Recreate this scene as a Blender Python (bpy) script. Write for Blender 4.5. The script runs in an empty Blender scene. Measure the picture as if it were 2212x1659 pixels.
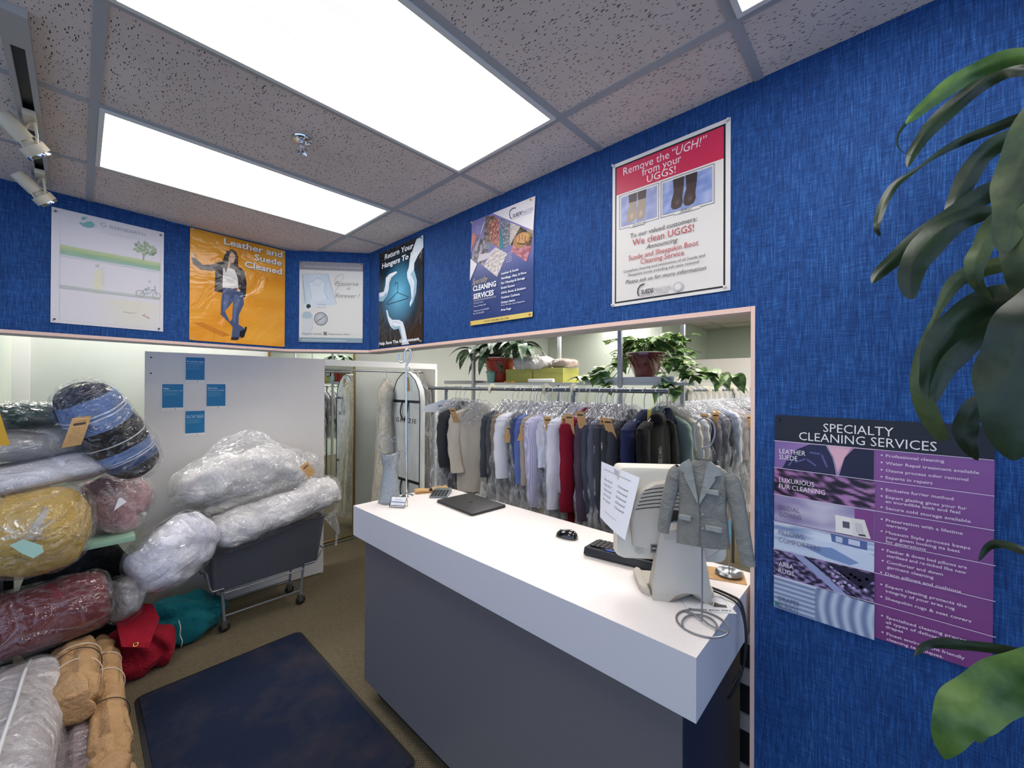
import bpy, bmesh, math, random
from mathutils import Vector, Matrix, noise, Euler
PI = math.pi
S = bpy.context.scene
COL = S.collection

# ---------------------------------------------------------------- camera, world, exposure
FPX, CAMZ = 878.5, 1.80
YAW, PITCH, ROLL = [math.radians(a) for a in (43.19, 0.2365, 0.286)]
cy, sy = math.cos(YAW), math.sin(YAW)
FW = Vector((cy*math.cos(PITCH), sy*math.cos(PITCH), math.sin(PITCH)))
r0 = Vector((sy, -cy, 0)); u0 = r0.cross(FW)
RT = math.cos(ROLL)*r0 + math.sin(ROLL)*u0
UP = -math.sin(ROLL)*r0 + math.cos(ROLL)*u0
CAM = Vector((0, 0, CAMZ))
cd = bpy.data.cameras.new('camera'); cam = bpy.data.objects.new('camera', cd); COL.objects.link(cam)
cd.sensor_width = 36; cd.lens = FPX/2212*36; cd.clip_start = 0.02; cd.clip_end = 60
cam.matrix_world = Matrix(((RT.x, UP.x, -FW.x, 0), (RT.y, UP.y, -FW.y, 0), (RT.z, UP.z, -FW.z, CAMZ), (0, 0, 0, 1)))
S.camera = cam
S.view_settings.view_transform = 'Standard'; S.view_settings.look = 'None'
S.view_settings.gamma = 1; S.view_settings.use_curve_mapping = False
S.view_settings.exposure = EXPO = 0.17
S.cycles.max_bounces = 8; S.cycles.diffuse_bounces = 4; S.cycles.transparent_max_bounces = 24
S.cycles.caustics_reflective = False; S.cycles.caustics_refractive = False
W = bpy.data.worlds.new('daylight'); S.world = W; W.use_nodes = True
W.node_tree.nodes['Background'].inputs[0].default_value = (0.50, 0.67, 1.0, 1)
W.node_tree.nodes['Background'].inputs[1].default_value = 1.3
LENS_STRENGTH = 9.0
BACK_STRENGTH = 20.0

def ray(px, py):
    return RT*((px-1106)/FPX) - UP*((py-829.5)/FPX) + FW
def pz(px, py, z): v = ray(px, py); return CAM + v*((z-CAMZ)/v.z)
def px_(px, py, x): v = ray(px, py); return CAM + v*(x/v.x)
def py_(px, py, y): v = ray(px, py); return CAM + v*(y/v.y)
def pd(px, py, d): return CAM + ray(px, py)*d

# ---------------------------------------------------------------- materials
def lin(c):
    if isinstance(c, str): c = [int(c[i:i+2], 16) for i in (1, 3, 5)]
    if max(c) <= 1.0 and not isinstance(c[0], int): return tuple(c)[:3]
    return tuple((v/255/12.92 if v/255 <= .04045 else ((v/255+.055)/1.055)**2.4) for v in c[:3])
def rgba(c): return (*lin(c), 1)
MATS = {}
class N:
    def __init__(s, name):
        s.m = bpy.data.materials.new(name); s.m.use_nodes = True; s.t = s.m.node_tree
        s.b = s.t.nodes['Principled BSDF']; s.out = s.t.nodes['Material Output']
    def n(s, typ, **kw):
        o = s.t.nodes.new(typ)
        for k, v in kw.items():
            if k in ('ins',):
                for a, b in v.items(): o.inputs[a].default_value = b
            else: setattr(o, k, v)
        return o
    def l(s, a, b): s.t.links.new(a, b)
    def coord(s, scale=(1, 1, 1), kind='Object', rot=(0, 0, 0)):
        tc = s.n('ShaderNodeTexCoord'); mp = s.n('ShaderNodeMapping')
        mp.inputs['Scale'].default_value = scale; mp.inputs['Rotation'].default_value = rot
        s.l(tc.outputs[kind], mp.inputs[0]); return mp.outputs[0]
    def noise(s, vec, scale, detail=3, rough=.55, dist=0):
        o = s.n('ShaderNodeTexNoise'); o.inputs['Scale'].default_value = scale; o.inputs['Detail'].default_value = detail
        o.inputs['Roughness'].default_value = rough; o.inputs['Distortion'].default_value = dist
        s.l(vec, o.inputs['Vector']); return o.outputs['Fac']
    def vor(s, vec, scale, feat='F1', out='Distance'):
        o = s.n('ShaderNodeTexVoronoi'); o.feature = feat; o.inputs['Scale'].default_value = scale
        s.l(vec, o.inputs['Vector']); return o.outputs[out]
    def ramp(s, fac, stops, interp='LINEAR'):
        o = s.n('ShaderNodeValToRGB'); e = o.color_ramp.elements; o.color_ramp.interpolation = interp
        while len(e) < len(stops): e.new(.5)
        for i, (p, c) in enumerate(stops):
            e[i].position = p; e[i].color = c if len(c) == 4 else (*c, 1)
        s.l(fac, o.inputs[0]); return o.outputs[0]
    def bump(s, h, strength, dist=.01, prev=None):
        o = s.n('ShaderNodeBump'); o.inputs['Strength'].default_value = strength; o.inputs['Distance'].default_value = dist
        s.l(h, o.inputs['Height'])
        if prev is not None: s.l(prev, o.inputs['Normal'])
        return o.outputs[0]
    def math(s, op, a, b=None):
        o = s.n('ShaderNodeMath', operation=op)
        for i, v in enumerate((a, b)):
            if v is None: continue
            if isinstance(v, (int, float)): o.inputs[i].default_value = v
            else: s.l(v, o.inputs[i])
        return o.outputs[0]
    def mix(s, fac, a, b, mode='MIX'):
        o = s.n('ShaderNodeMix', data_type='RGBA', blend_type=mode)
        for i, v in ((0, fac), (6, a), (7, b)):
            if isinstance(v, (int, float)): o.inputs[i].default_value = v
            elif isinstance(v, tuple): o.inputs[i].default_value = v
            else: s.l(v, o.inputs[i])
        return o.outputs[2]

def mat(name, col, rough=.6, metal=0, spec=.5, var=0, vscale=8, bump=0, bscale=40, bstretch=(1, 1, 1), coat=0, sheen=0, bdist=.01):
    if name in MATS: return MATS[name]
    s = N(name); b = s.b; c = rgba(col)
    b.inputs['Base Color'].default_value = c; b.inputs['Roughness'].default_value = rough
    b.inputs['Metallic'].default_value = metal; b.inputs['Specular IOR Level'].default_value = spec
    b.inputs['Coat Weight'].default_value = coat; b.inputs['Coat Roughness'].default_value = .08
    b.inputs['Sheen Weight'].default_value = sheen
    if var or bump: v = s.coord(bstretch)
    if var:
        f = s.noise(v, vscale, 4, .6)
        d = tuple(x*(1-var) for x in c[:3])+(1,); h = tuple(min(1, x*(1+var)) for x in c[:3])+(1,)
        s.l(s.ramp(f, [(.3, d), (.7, h)]), b.inputs['Base Color'])
    if bump:
        s.l(s.bump(s.noise(v, bscale, 5, .6), bump, bdist), b.inputs['Normal'])
    MATS[name] = s.m; return s.m

def fabric(name, col, rough=.85, crease=.6, scale=5, stretch=(1, 1, .35), stripes=None, fine=500):
    """cloth with large soft creases and a fine weave"""
    if name in MATS: return MATS[name]
    s = N(name); b = s.b; b.inputs['Roughness'].default_value = rough; b.inputs['Sheen Weight'].default_value = .03
    b.inputs['Specular IOR Level'].default_value = .25
    v = s.coord(stretch); c = rgba(col)
    base = s.ramp(s.noise(v, scale*2, 3), [(.3, tuple(x*.86 for x in c[:3])+(1,)), (.7, tuple(min(1, x*1.08) for x in c[:3])+(1,))])
    if stripes:
        sc, c2, ax = stripes
        w = s.n('ShaderNodeTexWave', wave_type='BANDS', bands_direction=ax); w.inputs['Scale'].default_value = sc
        tc = s.n('ShaderNodeTexCoord'); s.l(tc.outputs['Object'], w.inputs[0])
        base = s.mix(s.ramp(w.outputs['Fac'], [(.45, (0, 0, 0)), (.6, (1, 1, 1))]), base, rgba(c2))
    s.l(base, b.inputs['Base Color'])
    n1 = s.bump(s.noise(v, scale, 4, .6, .8), crease, .05)
    tc = s.coord((1, 1, 1)); n2 = s.bump(s.noise(tc, fine, 1), .15, .002, n1)
    s.l(n2, b.inputs['Normal']); MATS[name] = s.m; return s.m

def plastic(name, milk=.05, gloss=.0, scale=6, strength=1.0, stretch=(1, 1, .5), tint=(240, 242, 246), crease=.30):
    """thin clear polythene: see-through, slightly milky, with sharp crinkle highlights"""
    if name in MATS: return MATS[name]
    s = N(name); t = s.t; t.nodes.remove(s.b)
    v = s.coord(stretch)
    n1 = s.noise(v, scale, 2, .5, 2.2); n2 = s.noise(v, scale*2.6, 3, .6, 1.2)
    rid = s.math('ABSOLUTE', s.math('SUBTRACT', n1, .5)); rid2 = s.math('ABSOLUTE', s.math('SUBTRACT', n2, .5))
    nb = s.bump(rid2, strength*.7, .05, s.bump(rid, strength, .16))
    gl = s.n('ShaderNodeBsdfGlossy'); gl.inputs['Roughness'].default_value = .10; gl.inputs['Color'].default_value = (1, 1, 1, 1)
    s.l(nb, gl.inputs['Normal'])
    tr = s.n('ShaderNodeBsdfTransparent'); tr.inputs[0].default_value = (.985, .988, .99, 1)
    df = s.n('ShaderNodeBsdfDiffuse'); df.inputs[0].default_value = rgba(tint)
    tl = s.n('ShaderNodeBsdfTranslucent'); tl.inputs[0].default_value = rgba(tint)
    ad = s.n('ShaderNodeMixShader'); ad.inputs[0].default_value = .4; s.l(df.outputs[0], ad.inputs[1]); s.l(tl.outputs[0], ad.inputs[2])
    fr = s.n('ShaderNodeFresnel'); fr.inputs[0].default_value = 1.45; s.l(nb, fr.inputs['Normal'])
    cr = s.math('MULTIPLY', s.math('MAXIMUM', s.ramp(rid, [(0, (1, 1, 1)), (.03, (0, 0, 0))]), s.ramp(rid2, [(0, (.7,)*3), (.025, (0, 0, 0))])), crease)  # white crease lines put crinkle highlights into the colour
    mk = s.math('ADD', cr, milk)
    m1 = s.n('ShaderNodeMixShader'); s.l(mk, m1.inputs[0]); s.l(tr.outputs[0], m1.inputs[1]); s.l(ad.outputs[0], m1.inputs[2])
    fac = s.math('MINIMUM', s.math('ADD', s.math('MULTIPLY', fr.outputs[0], 1.1), gloss), .30)
    m2 = s.n('ShaderNodeMixShader'); s.l(fac, m2.inputs[0]); s.l(m1.outputs[0], m2.inputs[1]); s.l(gl.outputs[0], m2.inputs[2])
    s.l(m2.outputs[0], s.out.inputs[0]); MATS[name] = s.m; return s.m

def m_wall():
    s = N('blue_grasscloth'); b = s.b; b.inputs['Roughness'].default_value = .75; b.inputs['Specular IOR Level'].default_value = .3
    vv = s.coord((9, 9, .45)); vh = s.coord((.7, .7, 14)); fv = s.coord((1, 1, .05)); fh = s.coord((.05, .05, 1)); big = s.noise(s.coord(), 1.6, 3)
    a = s.noise(vv, 22, 4, .7); h = s.noise(vh, 22, 4, .7); a2 = s.noise(fv, 420, 2, .6); h2 = s.noise(fh, 480, 2, .6)
    q = s.math('ADD', s.math('MULTIPLY', a, .24), s.math('MULTIPLY', h, .16))
    q = s.math('ADD', q, s.math('MULTIPLY', a2, .34)); q = s.math('ADD', q, s.math('MULTIPLY', h2, .26))
    q = s.math('ADD', q, s.math('MULTIPLY', s.math('SUBTRACT', big, .5), .10))
    c = s.ramp(q, [(.36, rgba((12, 40, 86))), (.5, rgba((24, 68, 128))), (.6, rgba((50, 102, 166))), (.72, rgba((112, 156, 200)))])
    s.l(c, b.inputs['Base Color']); s.l(s.bump(q, .35, .004), b.inputs['Normal']); return s.m
def m_tile():
    s = N('fissured_ceiling_tile'); b = s.b; b.inputs['Roughness'].default_value = .95; b.inputs['Specular IOR Level'].default_value = .1
    def specks(sc, rot, th, dens):
        v = s.coord((sc, sc*.27, sc), rot=(0, 0, rot)); wob = s.noise(s.coord((1, 1, 1)), 60, 2)
        mx = s.n('ShaderNodeVectorMath', operation='ADD'); s.l(v, mx.inputs[0]); s.l(wob, mx.inputs[1])
        d = s.vor(mx.outputs[0], 1.0); c = s.vor(mx.outputs[0], 1.0, out='Color')
        sx = s.n('ShaderNodeSeparateColor'); s.l(c, sx.inputs[0])
        k = s.math('LESS_THAN', d, th); return s.math('MULTIPLY', k, s.math('LESS_THAN', sx.outputs[0], dens))
    k = s.math('MAXIMUM', specks(135, .5, .19, .6), specks(110, -1.0, .17, .6))
    k = s.math('MAXIMUM', k, specks(170, 2.0, .2, .5))
    v = s.coord(); g = s.noise(v, 3, 3)
    base = s.ramp(g, [(.3, rgba((218, 206, 198))), (.7, rgba((230, 218, 210)))])
    s.l(s.mix(k, base, rgba((62, 54, 52))), b.inputs['Base Color'])
    s.l(s.bump(s.noise(v, 260, 3), .3, .003), b.inputs['Normal']); return s.m
def m_lens(strength, name):
    s = N(name); t = s.t; v = s.coord((1, 1, 0))
    sp = s.n('ShaderNodeSeparateXYZ'); s.l(s.coord(), sp.inputs[0])
    d = s.math('MULTIPLY', s.math('SINE', s.math('MULTIPLY', sp.outputs[0], 480.0)), s.math('SINE', s.math('MULTIPLY', sp.outputs[1], 480.0)))
    cell = s.ramp(s.math('ABSOLUTE', d), [(0, (1.0,)*3), (.55, (.8,)*3), (.80, (.10,)*3), (1, (.07,)*3)])
    w = s.noise(s.coord((.55, 7, 0)), 1.3, 2, .5)
    wv = s.ramp(w, [(.3, (.45,)*3), (.7, (1.35,)*3)])
    col = s.mix(1.0, cell, wv, 'MULTIPLY')
    e = s.n('ShaderNodeEmission'); e.inputs[1].default_value = strength
    s.l(s.mix(1.0, col, (1, .955, .93, 1), 'MULTIPLY'), e.inputs[0]); s.l(e.outputs[0], s.out.inputs[0]); t.nodes.remove(s.b); return s.m
def m_carpet():
    s = N('olive_ribbed_carpet'); b = s.b; b.inputs['Roughness'].default_value = .95; b.inputs['Specular IOR Level'].default_value = .1
    v = s.coord(); br = s.n('ShaderNodeTexBrick'); br.offset = .5; br.inputs['Scale'].default_value = 1
    br.inputs['Brick Width'].default_value = .016; br.inputs['Row Height'].default_value = .009; br.inputs['Mortar Size'].default_value = .0016
    br.inputs['Color1'].default_value = rgba((142, 130, 106)); br.inputs['Color2'].default_value = rgba((122, 110, 88)); br.inputs['Mortar'].default_value = rgba((60, 54, 42))
    s.l(v, br.inputs[0]); g = s.noise(v, 2.2, 4); n2 = s.noise(v, 160, 2)
    c = s.mix(s.math('MULTIPLY', g, .7), br.outputs[0], rgba((108, 100, 80)))
    c = s.mix(.5, c, s.ramp(n2, [(.3, (.5,)*3), (.7, (1.2,)*3)]), 'MULTIPLY')
    s.l(c, b.inputs['Base Color']); s.l(s.bump(br.outputs[1], -.5, .004), b.inputs['Normal']); return s.m
def m_mat():
    s = N('navy_pile_mat'); b = s.b; b.inputs['Roughness'].default_value = .95; b.inputs['Specular IOR Level'].default_value = .1
    v = s.coord(); f = s.noise(v, 350, 2); g = s.noise(v, 2.6, 5, .65)
    c = s.ramp(f, [(.3, rgba((16, 22, 38))), (.7, rgba((44, 54, 78)))])
    dirt = s.ramp(g, [(.46, (0, 0, 0)), (.80, (.75,)*3)])
    s.l(s.mix(dirt, c, rgba((74, 66, 66))), b.inputs['Base Color']); s.l(s.bump(f, .6, .004), b.inputs['Normal']); return s.m
def m_print():
    s = N('printed_paper'); b = s.b; a = s.n('ShaderNodeAttribute', attribute_name='Col'); s.l(a.outputs['Color'], b.inputs['Base Color'])
    b.inputs['Roughness'].default_value = .42; b.inputs['Specular IOR Level'].default_value = .45
    v = s.coord(kind='Object'); s.l(s.bump(s.noise(v, 4, 3, .5, .6), .12, .03), b.inputs['Normal']); return s.m
def m_printp():
    s = N('wavy_glossy_print'); b = s.b; a = s.n('ShaderNodeAttribute', attribute_name='Col'); s.l(a.outputs['Color'], b.inputs['Base Color'])
    b.inputs['Roughness'].default_value = .22; b.inputs['Specular IOR Level'].default_value = .6
    v = s.coord(kind='Object'); s.l(s.bump(s.noise(v, 6, 3, .5, .8), .4, .04), b.inputs['Normal']); return s.m
def m_leaf(name, c1, c2, c3=None, scale=30, stretch=(1, 1, 1), rough=.42):
    s = N(name); b = s.b; b.inputs['Roughness'].default_value = rough; v = s.coord(stretch)
    st = [(.35, rgba(c1)), (.6, rgba(c2))] + ([(.68, rgba(c3))] if c3 else [])
    s.l(s.ramp(s.noise(v, scale, 4, .6), st), b.inputs['Base Color'])
    s.l(s.bump(s.noise(v, scale*3, 2), .2, .004), b.inputs['Normal'])
    return s.m
M_WALL, M_TILE, M_CARPET, M_MAT, M_PRINT, M_PRINTG = m_wall(), m_tile(), m_carpet(), m_mat(), m_print(), m_printp()
M_LENS, M_LENSB = m_lens(LENS_STRENGTH, 'prismatic_lens'), m_lens(BACK_STRENGTH, 'prismatic_lens_stockroom')
M_GRID = mat('grey_enamel_tee', (170, 172, 175), .5)
M_TRIM = mat('peach_edge_trim', (236, 202, 184), .5)
M_WHITEW = mat('pale_green_white_wall', (198, 203, 194), .85, var=.03, vscale=3, bump=.05)
M_GREENW = mat('sage_grey_wall', (186, 195, 182), .85, var=.03, vscale=3, bump=.05)
M_SOFFIT = mat('soffit_paint', (196, 192, 184), .7)
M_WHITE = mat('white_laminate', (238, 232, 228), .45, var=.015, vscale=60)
M_SLABEDGE = mat('laminate_edge_daylight_tint', (206, 206, 212), .4)  # same white slab, toned darker and cooler: daylight put into the colour
M_GREYLAM = mat('graphite_laminate', (110, 109, 114), .38, metal=.15, var=.05, vscale=120)
M_DARKLAM = mat('dark_navy_side_panel', (34, 38, 52), .5)
M_BLACK = mat('black_plastic', (22, 22, 24), .4)
M_CHROME = mat('chrome', (225, 228, 232), .1, metal=1)
M_STEEL = mat('brushed_steel', (150, 153, 158), .3, metal=1)
M_WIRE = mat('silver_wire', (138, 140, 143), .35, metal=.45)
M_ZINC = mat('zinc_tube', (120, 126, 130), .38, metal=.8)
M_WHITEM = mat('white_enamel', (228, 228, 222), .4)
M_KRAFT = mat('kraft_tag_paper', (196, 156, 104), .8, var=.1, vscale=60, bump=.2, bscale=60)
M_POLY = plastic('clear_polythene', .13, .02, 4, 1.0, (1, 1, .3), crease=.42)  # milkiness and white creases stand in for bright highlights on the covers
M_POLYW = plastic('thick_milky_polythene', .16, .03, 2.6, 1.0, (1, 1, 1), crease=.22)
M_POLYC = plastic('tight_clear_wrap', .015, .02, 2.6, 1.0, (1, 1, 1), crease=.16)

# ---------------------------------------------------------------- geometry
class G:
    def __init__(s): s.b = bmesh.new()
    def box(s, lo, hi, mtx=None):
        v = [s.b.verts.new((x, y, z)) for x in (lo[0], hi[0]) for y in (lo[1], hi[1]) for z in (lo[2], hi[2])]
        for f in ((0, 1, 3, 2), (4, 6, 7, 5), (0, 4, 5, 1), (2, 3, 7, 6), (0, 2, 6, 4), (1, 5, 7, 3)): s.b.faces.new([v[i] for i in f])
        if mtx: bmesh.ops.transform(s.b, matrix=mtx, verts=v)
        return s
    def rings(s, R, close=True, cap=True):
        vs = [[s.b.verts.new(p) for p in r] for r in R]; n = len(R[0])
        for a, b in zip(vs, vs[1:]):
            for i in range(n if close else n-1):
                j = (i+1) % n
                s.b.faces.new((a[i], a[j], b[j], b[i]))
        if cap and close:
            s.b.faces.new(vs[0][::-1]); s.b.faces.new(vs[-1])
        return s
    def tube(s, P, r, n=8, close=False, cap=True):
        P = [Vector(p) for p in P]; R = []; prev = None; m = len(P)
        for i, p in enumerate(P):
            a = P[i-1] if (i or close) else P[0]; b = P[(i+1) % m] if (i < m-1 or close) else P[-1]
            t = (b-a); t = t.normalized() if t.length > 1e-9 else Vector((0, 0, 1))
            if prev is None:
                q = t.orthogonal().normalized()
            else:
                q = prev - t*prev.dot(t); q = q.normalized() if q.length > 1e-6 else t.orthogonal().normalized()
            prev = q; w = t.cross(q); rr = r[i] if isinstance(r, (list, tuple)) else r
            R.append([p + (q*math.cos(2*PI*k/n) + w*math.sin(2*PI*k/n))*rr for k in range(n)])
        if close: R.append(R[0][:]); 
        s.rings(R, True, cap and not close); return s
    def cyl(s, a, b, r, n=16, r2=None): return s.tube([a, b], [r, r if r2 is None else r2], n)
    def lathe(s, prof, c=(0, 0, 0), n=28, axis=None):
        c = Vector(c); R = [[c + Vector((r*math.cos(2*PI*k/n), r*math.sin(2*PI*k/n), z)) for k in range(n)] for r, z in prof]
        if axis: R = [[c + axis @ (p-c) for p in r] for r in R]
        s.rings(R); return s
    def prism(s, pts, z0, z1):
        s.rings([[(x, y, z0) for x, y in pts], [(x, y, z1) for x, y in pts]]); return s
    def extr(s, pts, o, u, v, w, d):
        """polygon pts (a,b) in plane o+a*u+b*v, thickness d along w"""
        o, u, v, w = map(Vector, (o, u, v, w))
        s.rings([[o+u*a+v*b for a, b in pts], [o+u*a+v*b+w*d for a, b in pts]]); return s
    def disp(s, f):
        for v in s.b.verts: v.co = Vector(f(v.co.copy()))
        return s
    def bevel(s, w=.003, seg=2, ang=40):
        s.b.normal_update()
        e = [x for x in s.b.edges if len(x.link_faces) == 2 and x.calc_face_angle(0) > math.radians(ang)]
        bmesh.ops.bevel(s.b, geom=e, offset=w, segments=seg, affect='EDGES', profile=.6, clamp_overlap=True); return s
    def ob(s, name, m, parent=None, smooth=True, loc=None, rot=None, world=False, angle=40):
        s.b.normal_update(); bmesh.ops.recalc_face_normals(s.b, faces=s.b.faces[:])
        me = bpy.data.meshes.new(name); s.b.to_mesh(me)
        if smooth:
            for p in me.polygons: p.use_smooth = True
            me.set_sharp_from_angle(angle=math.radians(angle))
        s.b.free(); me.materials.append(m); o = bpy.data.objects.new(name, me); COL.objects.link(o)
        if parent:
            o.parent = parent
            if world: o.matrix_parent_inverse = pm(parent).inverted()
        if loc is not None: o.location = loc
        if rot is not None: o.rotation_euler = rot
        return o
def pm(o):
    m = Matrix.LocRotScale(o.location, o.rotation_euler, o.scale)
    return pm(o.parent) @ o.matrix_parent_inverse @ m if o.parent else m
def tag(o, label, cat, group=None, kind=None):
    o['label'] = label; o['category'] = cat
    if group: o['group'] = group
    if kind: o['kind'] = kind
    return o
def thing(name, label, cat, loc=(0, 0, 0), rot=(0, 0, 0), group=None):
    o = bpy.data.objects.new(name, None); COL.objects.link(o); o.empty_display_size = .1
    o.location = loc; o.rotation_euler = rot; return tag(o, label, cat, group)
def struct(name, g, m, **k):
    o = g.ob(name, m, smooth=False, **k); o['kind'] = 'structure'; return o
def arc(c, r, a0, a1, n, u, v):
    c, u, v = Vector(c), Vector(u), Vector(v)
    return [c + u*r*math.cos(a0+(a1-a0)*i/(n-1)) + v*r*math.sin(a0+(a1-a0)*i/(n-1)) for i in range(n)]
def nz(p, s, seed=0): return noise.noise(Vector(p)*s + Vector((seed*7.3, seed*3.1, seed*1.7)))
def spline(P, n=6):
    """smooth path through points (Catmull-Rom)"""
    P = [Vector(p) for p in P]; out = []
    for i in range(len(P)-1):
        a, b, c, d = P[max(0, i-1)], P[i], P[i+1], P[min(len(P)-1, i+2)]
        for k in range(n):
            t = k/n; out.append(.5*((2*b)+(c-a)*t+(2*a-5*b+4*c-d)*t*t+(3*b-a-3*c+d)*t**3))
    out.append(P[-1]); return out
def bolster(A, B, ru, rw, up=(0, 0, 1), p=3.0, q=2.4, nu=40, nv=36, amp=.02, sc=6, seed=0, ridge=0, rsc=10, sag=0, taper=0, grow=0, bend=0):
    """soft stuffed roll or bag from A to B: rounded ends (p), squarish section (q), lumpy surface"""
    A, B, up = Vector(A), Vector(B), Vector(up); ax = B-A; L = ax.length; ax.normalize()
    w = ax.cross(up).normalized(); u = w.cross(ax).normalized(); C = (A+B)/2; g = G(); R = []
    def sp(c, e): return math.copysign(abs(c)**e, c)
    for i in range(nu+1):
        th = -PI/2 + PI*i/nu; t = math.copysign(abs(math.sin(th))**(2/p*1.0), math.sin(th)) if p > 2 else math.sin(th)
        pr = max(0.0, 1-abs(t)**p)**(1/p); pr = max(pr, .012); pr *= 1+taper*t
        ring = []
        for k in range(nv):
            a = 2*PI*k/nv; ca, sa = sp(math.cos(a), 2/q), sp(math.sin(a), 2/q)
            d = ax*(t*L/2) + (u*ca*(ru+grow) + w*sa*(rw+grow))*pr
            pt = C + d; nrm = (u*ca+w*sa).normalized()
            o = amp*nz(pt, sc, seed) + amp*.5*nz(pt, sc*2.3, seed+3)
            if ridge: o -= ridge*(1-abs(nz(pt, rsc, seed+5))*3.2) if abs(nz(pt, rsc, seed+5)) < .31 else 0
            pt = pt + nrm*o*min(1, pr*2) - Vector((0, 0, sag*(1-t*t))) + u*bend*(1-t*t)
            ring.append(pt)
        R.append(ring)
    g.rings(R); return g

# ---------------------------------------------------------------- printed artwork
class Art:
    """flat artwork in metres (a right, b up), each call one hair-thin layer above the last"""
    def __init__(s, w, h): s.b = bmesh.new(); s.c = s.b.loops.layers.float_color.new('Col'); s.w, s.h, s.z = w, h, 0.0
    def _p(s, pts, cols, z):
        f = s.b.faces.new([s.b.verts.new((x, y, z)) for x, y in pts])
        for l, c in zip(f.loops, cols): l[s.c] = (*c, 1)
    def up(s, d=.00015): s.z += d; return s
    def poly(s, pts, col, up=True):
        if up: s.up()
        c = lin(col); s._p([(x*s.w, y*s.h) for x, y in pts], [c]*len(pts), s.z); return s
    def rect(s, x0, y0, x1, y1, col, up=True): return s.poly([(x0, y0), (x1, y0), (x1, y1), (x0, y1)], col, up)
    def grad(s, x0, y0, x1, y1, cb, ct, horiz=False):
        s.up(); a, b = lin(cb), lin(ct)
        s._p([(x0*s.w, y0*s.h), (x1*s.w, y0*s.h), (x1*s.w, y1*s.h), (x0*s.w, y1*s.h)], [a, b, b, a] if horiz else [a, a, b, b], s.z); return s
    def ell(s, x, y, rx, ry, col, n=28, a0=0, a1=2*PI, up=True):
        return s.poly([(x+rx*math.cos(a0+(a1-a0)*i/n), y+ry*math.sin(a0+(a1-a0)*i/n)) for i in range(n)], col, up)
    def line(s, pts, w, col, up=True):
        """polyline of width w (metres)"""
        if up: s.up()
        c = lin(col); P = [Vector((x*s.w, y*s.h)) for x, y in pts]
        for a, b in zip(P, P[1:]):
            d = b-a
            if d.length < 1e-7: continue
            d.normalize(); n = Vector((-d.y, d.x))*w/2; e = d*w*.25
            s._p([a-n-e, b-n+e, b+n+e, a+n-e], [c]*4, s.z)
        return s
    def frame(s, x0, y0, x1, y1, w, col): return s.line([(x0, y0), (x1, y0), (x1, y1), (x0, y1), (x0, y0)], w, col)
    def patch(s, pts, fn, n=24, m=24):
        """cells with colour fn(u,v) inside a quad pts (bl,br,tr,tl)"""
        s.up(); A, B, C, D = [Vector((x*s.w, y*s.h)) for x, y in pts]
        def P(u, v): return (A*(1-u)+B*u)*(1-v)+(D*(1-u)+C*u)*v
        for i in range(n):
            for j in range(m):
                c = fn((i+.5)/n, (j+.5)/m)
                if c is None: continue
                c = lin(c); s._p([P(i/n, j/m), P((i+1)/n, j/m), P((i+1)/n, (j+1)/m), P(i/n, (j+1)/m)], [c]*4, s.z)
        return s
    def text(s, t, x, y, size, col, align='LEFT', bold=0, shear=0, sx=1, width=None, sp=1, up=True, rot=0):
        if up: s.up()
        cu = bpy.data.curves.new('t', 'FONT'); cu.body = t; size *= .74; cu.size = size; cu.align_x = 'LEFT'; cu.shear = shear; cu.offset = bold*size
        cu.space_character = sp; cu.resolution_u = 2; cu.fill_mode = 'FRONT'
        o = bpy.data.objects.new('t', cu); COL.objects.link(o); me = bpy.data.meshes.new_from_object(o)
        bpy.data.objects.remove(o); bpy.data.curves.remove(cu)
        if not me.vertices: return s
        xs = [v.co.x for v in me.vertices]; x0, x1 = min(xs), max(xs)
        if width: sx = width*s.w/(x1-x0)
        tw = (x1-x0)*sx; ox = {'LEFT': 0, 'CENTER': -tw/2, 'RIGHT': -tw}[align]; c = lin(col)
        cr, sr = math.cos(rot), math.sin(rot); V = []
        for v in me.vertices:
            a, b = (v.co.x-x0)*sx+ox, v.co.y
            V.append(s.b.verts.new((x*s.w + a*cr-b*sr, y*s.h + a*sr+b*cr, s.z)))
        for p in me.polygons:
            try: f = s.b.faces.new([V[i] for i in p.vertices])
            except ValueError: continue
            for l in f.loops: l[s.c] = (*c, 1)
        bpy.data.meshes.remove(me); return s
    def ob(s, name, parent, m=None, loc=(0, 0, 0), rot=(0, 0, 0)):
        me = bpy.data.meshes.new(name); s.b.to_mesh(me); s.b.free(); me.materials.append(m or M_PRINT)
        o = bpy.data.objects.new(name, me); COL.objects.link(o); o.parent = parent; o.location = loc; o.rotation_euler = rot; return o
def frame_mtx(o, u, w):
    """placement: local x along u, local y up, local z out of the wall (w)"""
    u, w = Vector(u).normalized(), Vector(w).normalized(); v = w.cross(u)
    return Matrix(((u.x, v.x, w.x, o[0]), (u.y, v.y, w.y, o[1]), (u.z, v.z, w.z, o[2]), (0, 0, 0, 1)))
def poster(name, label, o, u, wn, w, h, paper, cat='poster', m=None, pins=None, tilt=0):
    t = thing(name, label, cat); mt = frame_mtx(o, u, wn) @ Matrix.Rotation(tilt, 4, 'Z'); t.matrix_world = mt
    t.location, t.rotation_euler = mt.to_translation(), mt.to_euler()
    g = G(); g.box((0, 0, 0), (w, h, .0008)); g.ob('sheet', mat('paper_'+name+str(paper), paper, .5), t, False)
    a = Art(w, h); a.z = .0010
    for c in (pins or []):
        x, y, pc = c; p = G(); p.lathe([(.0045, .001), (.005, .003), (.003, .006), (.0032, .010), (.0048, .012), (.001, .0125)], (x*w, y*h, .0012), 12)
        p.ob('push_pin', mat('pin_'+str(pc), pc, .3), t)
    return t, a
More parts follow.
